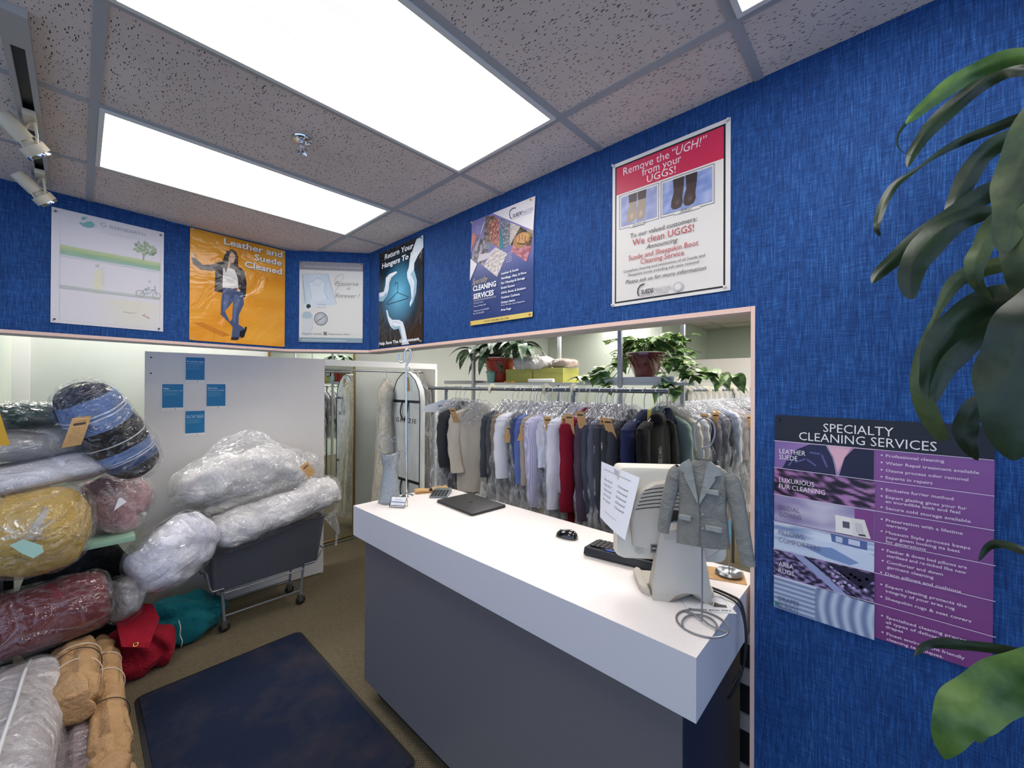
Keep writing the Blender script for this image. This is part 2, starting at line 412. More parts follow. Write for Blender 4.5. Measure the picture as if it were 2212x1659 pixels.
# ---------------------------------------------------------------- room shell
ZC, ZH = 2.85, 2.065
C1, C2 = Vector((1.58, 3.05, 0)), Vector((1.098, 3.461, 0))
UL = Vector((1.382, .121, 0)).normalized(); WL = Vector((UL.y, -UL.x, 0))      # left header: along, out
UF = (C1-C2).normalized(); WF = Vector((UF.y, -UF.x, 0))
CL = C2 - UL*4.7
struct('floor', G().box((-4, -3, -.05), (8.2, 5.2, 0)), M_CARPET)
struct('ceiling', G().box((-4, -3, ZC), (8.2, 5.2, ZC+.1)), M_TILE)
g = G(); g.box((1.58, -3, 0), (1.70, .345, ZC)); g.box((1.58, .345, ZH+.012), (1.70, 3.06, ZC)); struct('wall_right', g, M_WALL)
def off(p, w, d): return (p.x-w.x*d, p.y-w.y*d)
K1 = (1.70, 3.10); K2 = (1.145, 3.585)
struct('wall_corner', G().prism([(C2.x, C2.y), (C1.x, C1.y), (1.70, 3.06), K1, K2], ZH+.012, ZC), M_WALL)
struct('wall_left', G().prism([(CL.x, CL.y), (C2.x, C2.y), K2, off(CL, WL, .12)], ZH+.012, ZC), M_WALL)
g = G(); g.box((1.577, .3585, ZH-.006), (1.70, 3.05, ZH+.0115)); g.box((1.577, .3452, 0), (1.70, .358, ZH+.0115)); struct('trim_1', g, M_TRIM)
e = .003
struct('trim_2', G().prism([(C2.x+WF.x*e, C2.y+WF.y*e), (C1.x+WF.x*e, C1.y+WF.y*e), (1.70, 3.06), K1, K2], ZH-.006, ZH+.012), M_TRIM)
struct('trim_3', G().prism([(CL.x+WL.x*e, CL.y+WL.y*e), (C2.x+WL.x*e, C2.y+WL.y*e), K2, off(CL, WL, .12)], ZH-.006, ZH+.012), M_TRIM)
g = G(); g.box((1.592, .358, ZH-.010), (1.70, 3.05, ZH-.006)); struct('trim_4', g, M_SOFFIT)
struct('trim_5', G().prism([off(C2, WF, .014), (C1.x, C1.y), (1.70, 3.06), K1, K2], ZH-.010, ZH-.006), M_SOFFIT)
struct('trim_6', G().prism([off(CL, WL, .014), off(C2, WL, .014), K2, off(CL, WL, .12)], ZH-.010, ZH-.006), M_SOFFIT)
# stockroom walls
struct('wall_back', G().box((-.35, 4.63, 0), (5.95, 4.75, ZC)), M_WHITEW)
struct('wall_side', G().box((-.45, 3.62, 0), (-.33, 4.75, ZC)), M_GREENW)
struct('wall_closing', G().box((-4, 3.63, 0), (-.451, 3.74, ZC)), M_GREENW)
g = G(); g.box((-.33, 4.60, 0), (-.245, 4.632, ZC)); struct('trim_7', g, M_WHITEM)
g = G(); g.box((5.9, 2.601, 0), (6.0, 4.625, ZC)); g.box((5.9, 2.5, 0), (8.0, 2.6, ZC)); struct('wall_rear', g, M_GREENW)
struct('wall_far', G().box((7.9, -1.3, 0), (8.0, 2.6, ZC)), M_GREENW)
struct('wall_light_stop', G().box((1.70, -1.4, 0), (8.0, -1.3, ZC)), M_GREENW)  # unseen wall added to keep light inside the stockroom
# suspended grid
XL = [-3.625, -2.405, -1.185, .035, 1.28, 2.5, 3.72, 4.94, 6.16, 7.38]; YL = [.335+.6155*k for k in range(-5, 8)]
g = G()
for x in XL: g.box((x-.015, -3, ZC-.004), (x+.015, 5, ZC+.001))
for y in YL: g.box((-4, y-.015, ZC-.0035), (8, y+.015, ZC+.001))
struct('ceiling_trim', g, M_GRID)
# ---------------------------------------------------------------- ceiling lights
def light(x0, y0, label, lens=None, group=None):
    x1, y1 = x0+(1.245 if x0 < 1 else 1.22), y0+.6155
    t = thing('ceiling_light', label, 'light', ((x0+x1)/2, (y0+y1)/2, ZC), group=group)
    a, b = (x1-x0)/2, (y1-y0)/2; g = G(); f = .028
    for lo, hi in (((-a, -b), (a, -b+f)), ((-a, b-f), (a, b)), ((-a, -b+f), (-a+f, b-f)), ((a-f, -b+f), (a, b-f))):
        g.box((lo[0]+.012*(lo[0] == -a), lo[1]+.012*(lo[1] == -b), -.011), (hi[0]-.012*(hi[0] == a), hi[1]-.012*(hi[1] == b), -.003))
    g.ob('frame', M_WHITEM, t, False)
    G().box((-a+f, -b+f, -.008), (a-f, b-f, -.004)).ob('lens', lens or M_LENS, t, False)
    return t
light(.035, YL[6], 'large recessed fluorescent ceiling light nearest the camera, prismatic lens')
light(.035, YL[8], 'recessed fluorescent ceiling light beyond the sprinkler, nearer the poster wall')
light(.035, YL[4], 'recessed ceiling light whose corner only just shows at top right of the ceiling')
light(-2.405, YL[6], 'unseen recessed ceiling light added left of the track rail, in line with the large one')  # out-of-view fixture added for more light in the shop
light(-2.405, YL[2], 'unseen recessed ceiling light added near the shop window, farthest from the posters')  # second unseen fixture, also added for the lighting
for x, y in ((2.5, YL[5]), (2.5, YL[9]), (3.72, YL[7]), (4.94, YL[5]), (4.94, YL[9]), (.035, YL[11]), (6.16, YL[4]), (2.5, YL[7]), (3.72, YL[3]), (-1.2, YL[11])):  # unseen fixtures, extra ones added to brighten the stockroom
    light(x, y, 'unseen recessed ceiling light over the stockroom behind the header', M_LENSB, 'stockroom ceiling lights')
# ---------------------------------------------------------------- sprinkler and track lights
t = thing('sprinkler', 'chrome fire sprinkler on the ceiling tile between the two lights', 'sprinkler', (.647, 1.843, ZC))
G().lathe([(.004, -.001), (.040, -.001), (.038, -.006), (.022, -.014), (.012, -.012), (.004, -.012)]).ob('escutcheon', M_CHROME, t)
g = G(); g.cyl((0, 0, -.01), (0, 0, -.034), .010, 12)
for k in (-1, 1): g.tube([(k*.010, 0, -.03), (k*.015, 0, -.042), (k*.004, 0, -.058)], .0025, 6)
g.cyl((0, 0, -.030), (0, 0, -.058), .0025, 8); g.ob('head', M_CHROME, t)
g = G(); g.lathe([(.001, -.058), (.016, -.058), (.017, -.0605), (.001, -.0615)], n=20)
g.disp(lambda p: p*(1+.12*math.cos(8*math.atan2(p.y, p.x))) if abs(p.x)+abs(p.y) > .01 else p).ob('deflector', M_CHROME, t)

M_CREAM = mat('aged_cream_enamel', (206, 196, 172), .4)
t = thing('track_rail', 'long white ceiling track rail above the left wall', 'track', (-.135, 2.5, ZC))
g = G(); g.box((-.030, -.549, -.024), (-.015, .699, -.0005)); g.box((.015, -.549, -.024), (.030, .699, -.0005))
g.box((-.030, -.72, -.024), (.030, -.55, -.0005)); g.box((-.03, .70, -.024), (.03, .74, -.0005)); g.ob('channel', mat('grey_white_track', (176, 174, 170), .5), t, False)
G().box((-.0149, -.549, -.009), (.0149, .699, -.0005)).ob('conductor_slot', M_BLACK, t, False)
def spot(y, aim, label):
    t = thing('track_spotlight', label, 'spotlight', (-.135, y, ZC-.024))
    G().box((-.017, -.07, -.022), (.017, .07, -.0005)).bevel(.003).ob('adapter', M_CREAM, t)
    J = Vector((.0, .02, -.10)); aim = Vector(aim).normalized(); q = Vector((0, 0, 1)).rotation_difference(aim).to_matrix()
    g = G(); s_ = q @ Vector((1, 0, 0)); s_ = (s_ - aim*s_.dot(aim)).normalized(); s_ = aim.cross(Vector((0, 0, 1))).normalized()
    for k in (-1, 1): g.tube([(0, 0, -.022), Vector((0, 0, -.030))+s_*k*.03, J+s_*k*.045+Vector((0, 0, .03)), J+s_*k*.045], .0045, 6)
    g.ob('yoke', M_CREAM, t)
    def at(s): return s
    G().lathe([(.001, -.11), (.026, -.11), (.029, -.105), (.029, -.02), (.022, -.018), (.022, 0)], J, 20, q).ob('housing', M_CREAM, t)
    G().lathe([(.03, .0), (.041, .0), (.041, .032), (.030, .032)], J, 24, q).ob('collar', M_CREAM, t)
    G().lathe([(.001, .026), (.036, .026), (.039, .034), (.037, .044), (.001, .046)], J, 24, q).ob('bulb_rim', M_CHROME, t)
    g = G()
    for k in range(3):
        a = 2*PI*k/3; p = q @ Vector((math.cos(a)*.026, math.sin(a)*.026, 0)); g.tube([J+p-aim*.03, J+p*1.4+aim*.002], .003, 6)
    g.ob('prongs', M_CREAM, t)
spot(2.43, (.55, .25, -.6), 'cream track spotlight on the ceiling rail, the nearer of the two')
spot(3.05, (.55, .2, -.55), 'cream track spotlight near the end of the rail by the blue header')
# ---------------------------------------------------------------- counter
CX0, CX1, CY0, CY1, CZ = 1.095, 1.735, .371, 2.285, 1.10
t = thing('service_counter', 'white-topped service counter with grey laminate front', 'counter', (1.4, 1.3, 0))
G().box((CX0, CY0, CZ-.0012), (CX1, CY1, CZ)).ob('worktop', M_WHITE, t, False, world=True)
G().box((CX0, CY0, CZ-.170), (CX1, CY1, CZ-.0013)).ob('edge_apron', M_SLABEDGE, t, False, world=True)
G().box((1.14, .422, .10), (1.70, 2.229, CZ-.171)).ob('cabinet', M_GREYLAM, t, False, world=True)
G().box((1.141, .418, .10), (1.699, .4215, CZ-.172)).ob('side_panel', M_DARKLAM, t, False, world=True)
G().box((1.20, .47, 0), (1.66, 2.18, .099)).ob('toe_kick', mat('black_toe_kick', (18, 18, 20), .7), t, False, world=True)
# ---------------------------------------------------------------- floor mat
g = G(); pts = []
X0, X1, Y0, Y1, r = .226, 1.116, 1.64, 3.163, .05
for cx, cyy, a0 in ((X1-r, Y1-r, 0), (X0+r, Y1-r, PI/2), (X0+r, Y0+r, PI), (X1-r, Y0+r, 3*PI/2)):
    pts += [(cx+r*math.cos(a0+PI/2*k/5), cyy+r*math.sin(a0+PI/2*k/5)) for k in range(6)]
t = thing('floor_mat', 'large navy floor mat with black rubber edge in front of the counter', 'mat', (.67, 2.4, 0))
g.prism(pts, .0005, .004).ob('rubber_edge', mat('black_rubber', (20, 22, 26), .6), t, world=True)
G().box((X0+.022, Y0+.022, .0042), (X1-.022, Y1-.022, .0085)).ob('pile', M_MAT, t, world=True)
# ---------------------------------------------------------------- white cabinet with clothes bar
ca, cb = Vector((.338, 4.098)), Vector((1.612, 3.977)); cu = (cb-ca).normalized(); cw = Vector((-cu.y, cu.x))
M_CAB = mat('off_white_melamine', (214, 210, 206), .5, var=.02, vscale=4)
t = thing('wardrobe_cabinet', 'tall white melamine cabinet behind the cart, four blue cards on its face', 'cabinet', (ca.x, ca.y, 0))
P = lambda a, b: (ca.x+cu.x*a+cw.x*b, ca.y+cu.y*a+cw.y*b)
Lc = (cb-ca).length
G().prism([P(0, 0), P(Lc, 0), P(Lc, .018), P(0, .018)], .012, 2.045).ob('back_panel', M_CAB, t, False, world=True)
G().prism([P(0, .018), P(.018, .018), P(.018, .42), P(0, .42)], .0, 2.045).ob('side_panel', M_CAB, t, False, world=True)
G().prism([P(Lc-.018, .018), P(Lc, .018), P(Lc, .16), P(Lc-.018, .16)], .0, 2.04).ob('side_panel', M_CAB, t, False, world=True)
g = G()
for a, z in ((.035, 2.00), (.035, 1.88)):
    p = P(a, -.001); g.tube([(p[0], p[1], z), (p[0]-cw.x*.003, p[1]-cw.y*.003, z)], .006, 12)
g.ob('screw_cap', M_BLACK, t, world=True)
t2 = thing('garment_stand', 'white clothes frame with top bar and end post beside the cabinet', 'frame', (2.82, 3.87, 0))
q0 = P(Lc, .0); q1 = P(1.275+1.235, .0); e0 = cu; g = G()
g.prism([P(Lc+.001, 0), P(2.512, 0), P(2.512, .03), P(Lc+.001, .03)], 1.985, 2.045).ob('top_bar', M_WHITEM, t2, False, world=True)
g = G(); g.prism([P(2.49, 0), P(2.52, 0), P(2.52, .03), P(2.49, .03)], 0, 1.984).ob('end_post', M_WHITEM, t2, False, world=True)
g = G(); g.prism([P(2.49, .031), P(2.508, .031), P(2.56, .62), P(2.54, .62)], .02, 2.0).ob('end_panel', mat('white_end_panel', (216, 212, 204), .55), t2, False, world=True)
g = G(); p_ = P(2.50, .31); p2_ = P(Lc, .20); g.cyl((p2_[0], p2_[1]+.09, 1.955), (p_[0], p_[1], 1.955), .011, 12).ob('hanging_rod', M_STEEL, t2, world=True)
# wall mirror
M_MIR = mat('mirror_silver', (235, 240, 236), .0, metal=1); M_GOLD = mat('brass_gold_frame', (140, 112, 62), .35, metal=.7)
t = thing('wall_mirror', 'tall wall mirror with slim brass frame showing the clothes rack', 'mirror', (1.75, 4.62, .03))
G().box((-.42, -.004, .02), (.455, .004, 2.25)).ob('glass', M_MIR, t, False)
g = G()
for lo, hi in (((-.44, .0), (-.42, 2.27)), ((.455, .0), (.475, 2.27)), ((-.44, 0), (.475, .02)), ((-.44, 2.25), (.475, 2.27))):
    g.box((lo[0], -.016, lo[1]), (hi[0], .006, hi[1]))
g.ob('frame', M_GOLD, t, False)
# ---------------------------------------------------------------- posters
def Q(xl, yl0, yl1, xr, yr0, yr1):
    def c(x, y):
        u = (x-xl)/(xr-xl); t = yl0+(yr0-yl0)*u; b = yl1+(yr1-yl1)*u
        return (u, 1-(y-t)/(b-t))
    return lambda *p: [c(*q) for q in p] if isinstance(p[0], tuple) else c(*p)
def vgrad(stops):
    def f(v):
        for (a, ca), (b, cb_) in zip(stops, stops[1:]):
            if v <= b:
                k = 0 if b == a else max(0, (v-a)/(b-a)); return tuple(int(x+(y-x)*k) for x, y in zip(ca, cb_))
        return stops[-1][1]
    return f
def spatch(a, pts, fn, n=20, m=20):
    """like patch but colours blend smoothly between cells"""
    a.up(); A, B, C, D = [Vector((x*a.w, y*a.h)) for x, y in pts]
    def P(u, v): return (A*(1-u)+B*u)*(1-v)+(D*(1-u)+C*u)*v
    K = {(i, j): lin(tuple(max(0, min(255, int(q))) for q in fn(i/n, j/m))) for i in range(n+1) for j in range(m+1)}
    for i in range(n):
        for j in range(m):
            ij = ((i, j), (i+1, j), (i+1, j+1), (i, j+1)); a._p([P(p/n, q/m) for p, q in ij], [K[k] for k in ij], a.z)
def mixc(a, b, k): k = max(0, min(1, k)); return tuple(x+(y-x)*k for x, y in zip(a, b))
UR, WR = (0, -1, 0), (-1, 0, 0)
# faded green-field poster
o = C2 - UL*1.211 + WL*.004; o.z = 2.133
t, a = poster('wall_poster', 'faded white poster with green field band, tree and bicycle, leftmost on the wall', o, UL, WL, .475, .632, (226, 220, 224),
              pins=[(.03, .965, (60, 90, 100)), (.965, .965, (60, 90, 100)), (.03, .03, (60, 80, 90)), (.955, .025, (60, 80, 90))])
c = Q(158, 105, 1420, 1450, 385, 1525)
a.grad(0, 0, 1, 1, (226, 220, 220), (220, 216, 222))
spatch(a, [(.07, .02), (.965, .02), (.965, .27), (.07, .27)], lambda u, v: mixc((224, 219, 220), (226, 220, 196), max(0, 1-abs(u-.72)*2.2)*(.5+.5*v)), 12, 6)
spatch(a, [(.32, .30), (.43, .30), (.43, .52), (.35, .52)], lambda u, v: mixc((224, 219, 220), (226, 222, 188), 1-abs(u-.5)*1.6), 6, 6)
def bandf(u, v): return mixc(vgrad([(0, (150, 186, 180)), (.35, (136, 178, 138)), (.7, (176, 196, 136)), (1, (186, 204, 148))])(v), (200, 205, 190), .15+.25*nz((u*5, v*3, 0), 1))
spatch(a, c((245, 645), (1408, 830), (1408, 735), (245, 532)), bandf, 26, 8)
random.seed(4)
for k in range(90):
    an, r = random.random()*2*PI, random.random()**.5
    x, y = 1205+150*r*math.cos(an), 590-95*r*math.sin(an)*(1 if math.sin(an) > 0 else .45)+(x-1205)*.25*0
    y += (x-1205)*.22; u, v = c(x, y); q = random.randint(-14, 12); a.ell(u, v, .014, .010, (164+q, 182+q, 148+q), 7, up=(k % 12 == 0))
a.line(c((1185, 700), (1190, 655), (1178, 620)), .006, (160, 170, 140)).line(c((1190, 660), (1230, 625)), .003, (160, 170, 140))
a.poly(c((242, 1028), (242, 990), (700, 1050), (1000, 1085), (1408, 1130), (1408, 1162)), (190, 194, 188))
for cx in (1150, 1360):
    u, v = c(cx, 1085 if cx < 1200 else 1110); pts = [(u+.040*math.cos(k*PI/12), v+.031*math.sin(k*PI/12)) for k in range(25)]; a.line(pts, .0025, (150, 160, 160), up=False)
a.line(c((1150, 1085), (1245, 1090), (1330, 1045), (1220, 1045), (1245, 1090)), .003, (150, 160, 160)).line(c((1360, 1110), (1330, 1010), (1345, 1000)), .003, (150, 160, 160))
a.line(c((1150, 1085), (1215, 1030)), .003, (150, 160, 160))
a.poly(c((1245, 940), (1290, 935), (1270, 970)), (190, 196, 192)).poly(c((1195, 1030), (1270, 1005), (1265, 1045), (1225, 1050)), (176, 184, 180))
a.line(c((245, 660), (1408, 845)), .0012, (180, 182, 184)).frame(.07, .02, .965, .90, .0009, (196, 196, 198))
a.line(c((950, 1290), (1040, 1310), (1110, 1300)), .002, (200, 190, 180)).line(c((1180, 1330), (1240, 1355), (1270, 1370)), .004, (214, 170, 160)).line(c((1205, 1320), (1195, 1345)), .004, (210, 160, 150))
a.poly(c((620, 760), (650, 750), (670, 765), (655, 785), (630, 778)), (200, 196, 176))
for k in range(9): p = c(680+(k % 3)*12, 800+k*22); a.line([p, (p[0]+.02, p[1]+.004)], .002, (218, 206, 170), up=False)
p = c(505, 238); a.poly([(p[0]-.035, p[1]-.01), (p[0]-.02, p[1]+.018), (p[0]+.02, p[1]+.02), (p[0]+.005, p[1]+.004), (p[0]-.01, p[1]-.014)], (120, 182, 184))
a.poly(c((448, 270), (490, 285), (530, 262), (575, 262), (608, 300), (590, 328), (540, 335), (485, 318), (455, 290)), (112, 176, 178))
p = c(672, 312); a.text('G', p[0], p[1]-.003, .052, (172, 178, 184), bold=-.004).text('REENEARTH', p[0]+.085, p[1]-.005, .040, (172, 178, 184), width=.33)
a.text('C L E A N I N G', .42, p[1]-.055, .014, (196, 200, 204), width=.40)
a.ob('artwork', t)
# orange poster
o = C2 - UL*.602 + WL*.005; o.z = 2.092
t, a = poster('wall_poster', 'orange Leather and Suede Cleaned poster with woman in leather jacket and jeans', o, UL, WL, .597, .748, (236, 152, 24),
              pins=[(.02, .985, (200, 200, 200)), (.985, .985, (210, 200, 180)), (.02, .015, (210, 200, 180)), (.985, .012, (210, 200, 180))], m=None)
c = Q(1420, 400, 1215, 2122, 560, 1268)
spatch(a, [(0, 0), (1, 0), (1, 1), (0, 1)], lambda u, v: mixc((232, 148, 22), (246, 174, 60), .5+.9*nz((u*1.2, v*3, 1), 2.2)), 14, 18)
a.poly(c((1640, 1190), (1440, 1090), (1500, 1085), (1700, 1180)), (214, 132, 24))
HAIR, SKIN, LEA, TEE, JEAN, JEA2, BOOT = (72, 56, 48), (226, 184, 150), (50, 46, 48), (232, 226, 216), (74, 88, 122), (96, 112, 148), (28, 24, 26)
a.poly(c((1645, 700), (1632, 640), (1650, 590), (1668, 560), (1700, 550), (1730, 562), (1746, 600), (1748, 660), (1752, 700), (1700, 705)), HAIR)
a.poly(c((1426, 600), (1432, 578), (1446, 590), (1452, 625), (1438, 632)), SKIN)
a.poly(c((1428, 618), (1455, 620), (1500, 668), (1560, 665), (1640, 640), (1652, 690), (1560, 712), (1490, 705), (1440, 665)), LEA)
a.poly(c((1585, 650), (1640, 640), (1660, 690), (1648, 760), (1640, 870), (1582, 858), (1586, 760)), LEA)
a.poly(c((1640, 690), (1672, 680), (1725, 700), (1745, 760), (1752, 830), (1700, 836), (1636, 830)), TEE)
a.poly(c((1722, 700), (1760, 680), (1795, 710), (1812, 800), (1808, 860), (1800, 908), (1770, 880), (1752, 840), (1745, 760)), LEA)
a.poly(c((1674, 620), (1682, 585), (1700, 572), (1722, 586), (1726, 615), (1714, 650), (1690, 652), (1684, 690), (1672, 690)), SKIN)
a.poly(c((1672, 565), (1690, 556), (1694, 576), (1680, 600), (1676, 660), (1662, 720), (1650, 700), (1656, 610)), HAIR)
a.line(c((1692, 628), (1702, 634), (1712, 626)), .004, (240, 232, 226)).line(c((1688, 604), (1696, 604)), .002, (60, 44, 40)).line(c((1706, 604), (1715, 604)), .002, (60, 44, 40))
a.line(c((1760, 720), (1785, 800)), .003, (110, 106, 108)).line(c((1600, 690), (1605, 800)), .002, (96, 92, 96)).line(c((1470, 660), (1560, 690)), .003, (96, 92, 96))
a.poly(c((1640, 832), (1752, 838), (1785, 870), (1792, 950), (1755, 1030), (1752, 1150), (1768, 1200), (1702, 1196), (1712, 1110), (1680, 1080), (1626, 1030), (1628, 940)), JEAN)
a.poly(c((1650, 880), (1690, 890), (1665, 1000), (1640, 1010)), JEA2).poly(c((1720, 880), (1760, 890), (1740, 1000), (1722, 1120), (1712, 1060)), JEA2)
a.poly(c((1712, 930), (1706, 1060), (1690, 1080), (1655, 1005), (1690, 960)), (236, 150, 22))
a.poly(c((1640, 1028), (1700, 1088), (1730, 1085), (1800, 1130), (1770, 1170), (1720, 1130)), JEAN)
a.poly(c((1700, 1195), (1748, 1190), (1756, 1210), (1730, 1215), (1698, 1212)), BOOT).poly(c((1762, 1150), (1800, 1135), (1802, 1115), (1816, 1120), (1812, 1140), (1795, 1190), (1775, 1200), (1760, 1180)), BOOT)
a.poly(c((1742, 836), (1764, 848), (1760, 862), (1740, 856)), SKIN)
for z, (tx, x, y, wd) in enumerate((('Leather and', 2100, 612, .645), ('Suede', 2096, 672, .32), ('Cleaned', 2096, 735, .425))):
    u, v = c(x, y); a.text(tx, u-.005+.006, v-.004, .085, (120, 90, 60), 'RIGHT', .022, width=wd); a.text(tx, u-.005, v, .085, (250, 246, 240), 'RIGHT', .022, width=wd)
a.ob('artwork', t, M_PRINTG)
# gown preservation poster on the angled corner
o = C2 + UF*.106 + WF*.004; o.z = 2.133
t, a = poster('wall_poster', 'cream Preserve it Forever gown poster on the angled corner', o, UF, WF, .480, .632, (222, 220, 212),
              pins=[(.02, .985, (120, 100, 100)), (.975, .985, (150, 90, 70)), (.02, .012, (170, 90, 80))])
c = Q(168, 292, 892, 636, 318, 903)
a.grad(0, 0, 1, 1, (216, 214, 204), (224, 222, 214))
spatch(a, c((190, 640), (430, 620), (380, 390), (190, 385)), lambda u, v: mixc((208, 218, 224), (190, 206, 216), abs(u-.45)*1.2+.3*nz((u*4, v*4, 0), 1)), 12, 12)
a.poly(c((255, 580), (245, 510), (232, 455), (265, 440), (290, 425), (330, 435), (355, 455), (348, 520), (365, 575), (310, 590)), (214, 222, 226))
a.line(c((255, 570), (248, 500), (232, 455), (268, 440), (292, 418), (322, 425), (355, 455), (350, 520), (380, 578)), .003, (150, 174, 190)).line(c((268, 440), (275, 470), (320, 470), (330, 440)), .002, (150, 174, 190))
a.line(c((188, 392), (214, 612)), .003, (110, 130, 146)).line(c((375, 392), (438, 610)), .003, (130, 150, 164)).line(c((190, 385), (378, 390)), .0015, (160, 170, 178))
a.poly(c((195, 640), (198, 612), (225, 602), (255, 610), (250, 650), (215, 655)), (206, 222, 220)).ell(*c(236, 628), .035, .028, (34, 36, 42)).poly(c((240, 640), (256, 636), (254, 655), (236, 660)), (226, 222, 216))
a.poly(c((188, 690), (205, 668), (248, 668), (262, 690), (255, 720), (225, 730), (195, 716)), (168, 188, 196)).poly(c((195, 716), (255, 720), (270, 800), (250, 850), (188, 840)), (206, 210, 208))
a.line(c((262, 690), (268, 780), (215, 850)), .0015, (160, 170, 176))
a.ell(*c(327, 722), .108, .084, (120, 124, 128), 40).ell(*c(327, 722), .092, .071, (186, 188, 188), 40).ell(*c(327, 722), .074, .057, (136, 140, 144), 40).ell(*c(327, 722), .066, .051, (190, 192, 190), 40)
a.line(c((295, 745), (358, 700)), .006, (110, 114, 120)).text('STYLE', *c(300, 728), .018, (96, 100, 108), shear=.3)
a.rect(0, .898, 1, 1, (150, 146, 150)).text('The Most Beautiful Gowns in the World are Preserved', .07, .93, .026, (206, 204, 206), shear=.35, width=.9)
for tx, x, y, sz, wd in (('Preserve', 428, 470, .066, .375), ('it', 515, 505, .050, .06), ('Forever !', 432, 560, .066, .39)):
    u, v = c(x, y); a.text(tx, u, v-.01, sz, (150, 136, 132), shear=.38, bold=-.006, width=wd)
a.line(c((470, 478), (440, 478), (425, 450), (440, 410), (480, 392), (495, 420), (470, 450)), .0018, (150, 136, 132)).line(c((462, 555), (436, 560), (430, 520), (460, 480), (500, 476)), .0018, (150, 136, 132))
a.text('the Heritage', *c(300, 618), .018, (130, 146, 160), shear=.4).text('Preservation', *c(296, 640), .018, (130, 146, 160), shear=.4)
a.text('Only your Quality', .05, .095, .030, (130, 124, 124), shear=.4, width=.31, bold=-.004).text('Preservation, Now!', .46, .095, .030, (130, 124, 124), shear=.4, width=.34, bold=-.004)
a.rect(.385, .092, .435, .13, (88, 92, 96)).line([(.395, .10), (.425, .125)], .003, (190, 190, 190))
a.rect(0, 0, 1, .058, (136, 156, 164)).text('MuseumStyle\u2122 Process and Facilities, UV Controlled Sealed Storage Environment', .06, .022, .014, (240, 240, 240), width=.68, bold=.01)
a.ob('artwork', t)
# hangers poster
o = Vector((1.576, 2.884, 2.086))
t, a = poster('wall_poster', 'black and cyan Return Your Hangers poster with three hands round a hanger', o, UR, WR, .586, .724, (24, 26, 30),
              pins=[(.01, .985, (40, 60, 90)), (.96, .975, (70, 110, 120)), (.02, .01, (90, 120, 130)), (.97, .015, (170, 190, 200))])
c = Q(765, 240, 935, 1097, 85, 895)
GC = c(920, 530)
def glow(u, v):
    d = math.hypot((u-GC[0])*.9, (v-GC[1])*1.15); k = max(0, 1-d/.52)
    return mixc(mixc((20, 22, 26), (20, 74, 104), min(1, k*2.2)), (110, 192, 222), max(0, (k-.25)*1.45))
spatch(a, [(0, 0), (1, 0), (1, 1), (0, 1)], glow, 24, 28)
HW, HS = (226, 236, 242), (150, 186, 204)
a.poly(c((765, 592), (765, 530), (805, 520), (818, 470), (822, 415), (850, 385), (905, 362), (912, 372), (868, 408), (850, 450), (845, 500), (830, 545), (800, 590)), HW)
a.poly(c((822, 415), (850, 385), (905, 362), (880, 386), (852, 408), (838, 450), (830, 470)), (244, 248, 250)).poly(c((765, 560), (800, 552), (828, 520), (828, 545), (800, 590), (765, 592)), HS)
a.poly(c((1050, 120), (1095, 88), (1097, 180), (1060, 245), (1036, 300), (1034, 345), (1055, 430), (1050, 520), (1030, 590), (1008, 626), (1006, 600), (1018, 560), (1012, 480), (988, 410), (985, 370), (998, 330), (1005, 260)), HW)
a.poly(c((1034, 345), (1055, 430), (1050, 520), (1030, 590), (1012, 622), (1030, 540), (1036, 440), (1010, 380)), HS).line(c((1018, 430), (1030, 500), (1022, 575)), .003, HS).line(c((1008, 420), (1018, 480)), .003, HS)
a.poly(c((826, 655), (836, 655), (850, 700), (875, 725), (930, 725), (958, 742), (972, 790), (988, 870), (1005, 905), (950, 912), (945, 850), (928, 790), (890, 800), (860, 770), (840, 720)), HW)
a.poly(c((890, 800), (928, 790), (945, 850), (950, 912), (960, 880), (945, 800), (935, 770), (900, 775), (870, 760)), HS).line(c((880, 745), (905, 738), (935, 748)), .004, HS).line(c((870, 765), (900, 780)), .003, HS)
HB = (44, 62, 72)
a.line(c((900, 468), (896, 455), (905, 443), (916, 450), (918, 480), (916, 520), (997, 552), (995, 562), (836, 613), (830, 603), (916, 518)), .0045, HB)
for tx, x, y, wd in (('Return Your', 812, 280, .66), ('Hangers To Us', 790, 350, .80), ):
    u, v = c(x, y); a.text(tx, u, v, .072, (246, 248, 250), shear=.12, bold=.028, width=wd)
a.text('Help Save The Environment.', .012, .026, .042, (246, 248, 250), bold=.03, width=.93)
a.line([(.955, .28), (.955, .18)], .002, (150, 154, 158)).frame(.03, .015, .97, .985, .0012, (70, 80, 86))
a.ob('artwork', t, M_PRINTG)
# small specialty cleaning poster
o = Vector((1.576, 1.810, 2.150))
t, a = poster('wall_poster', 'narrow blue Specialty Cleaning Services poster with rug photos and gold foot band', o, UR, WR, .478, .612, (42, 62, 128),
              pins=[(.02, .985, (230, 214, 130)), (.965, .975, (220, 180, 90)), (.012, .02, (190, 50, 40)), (.965, .02, (190, 50, 40))])
c = Q(103, 398, 1588, 800, 128, 1500)
spatch(a, [(0, 0), (1, 0), (1, 1), (0, 1)], lambda u, v: mixc((30, 56, 116), (132, 124, 178), max(0, min(1, (v-.38)*3.2 - abs(v-.55)*1.2 + .2*u))), 10, 20)
random.seed(9)
def rug(cols, s):
    def f(u, v): k = nz((u*s, v*s, s), 1)+.25*math.sin(u*s*3)*math.sin(v*s*3); return mixc(cols[0], cols[1], .5+1.6*k)
    return f
spatch(a, c((250, 620), (350, 640), (395, 330), (280, 330)), rug(((60, 44, 40), (176, 150, 136)), 8), 8, 14)
spatch(a, c((340, 640), (445, 700), (430, 345), (318, 400)), rug(((120, 34, 34), (206, 164, 140)), 9), 12, 22)
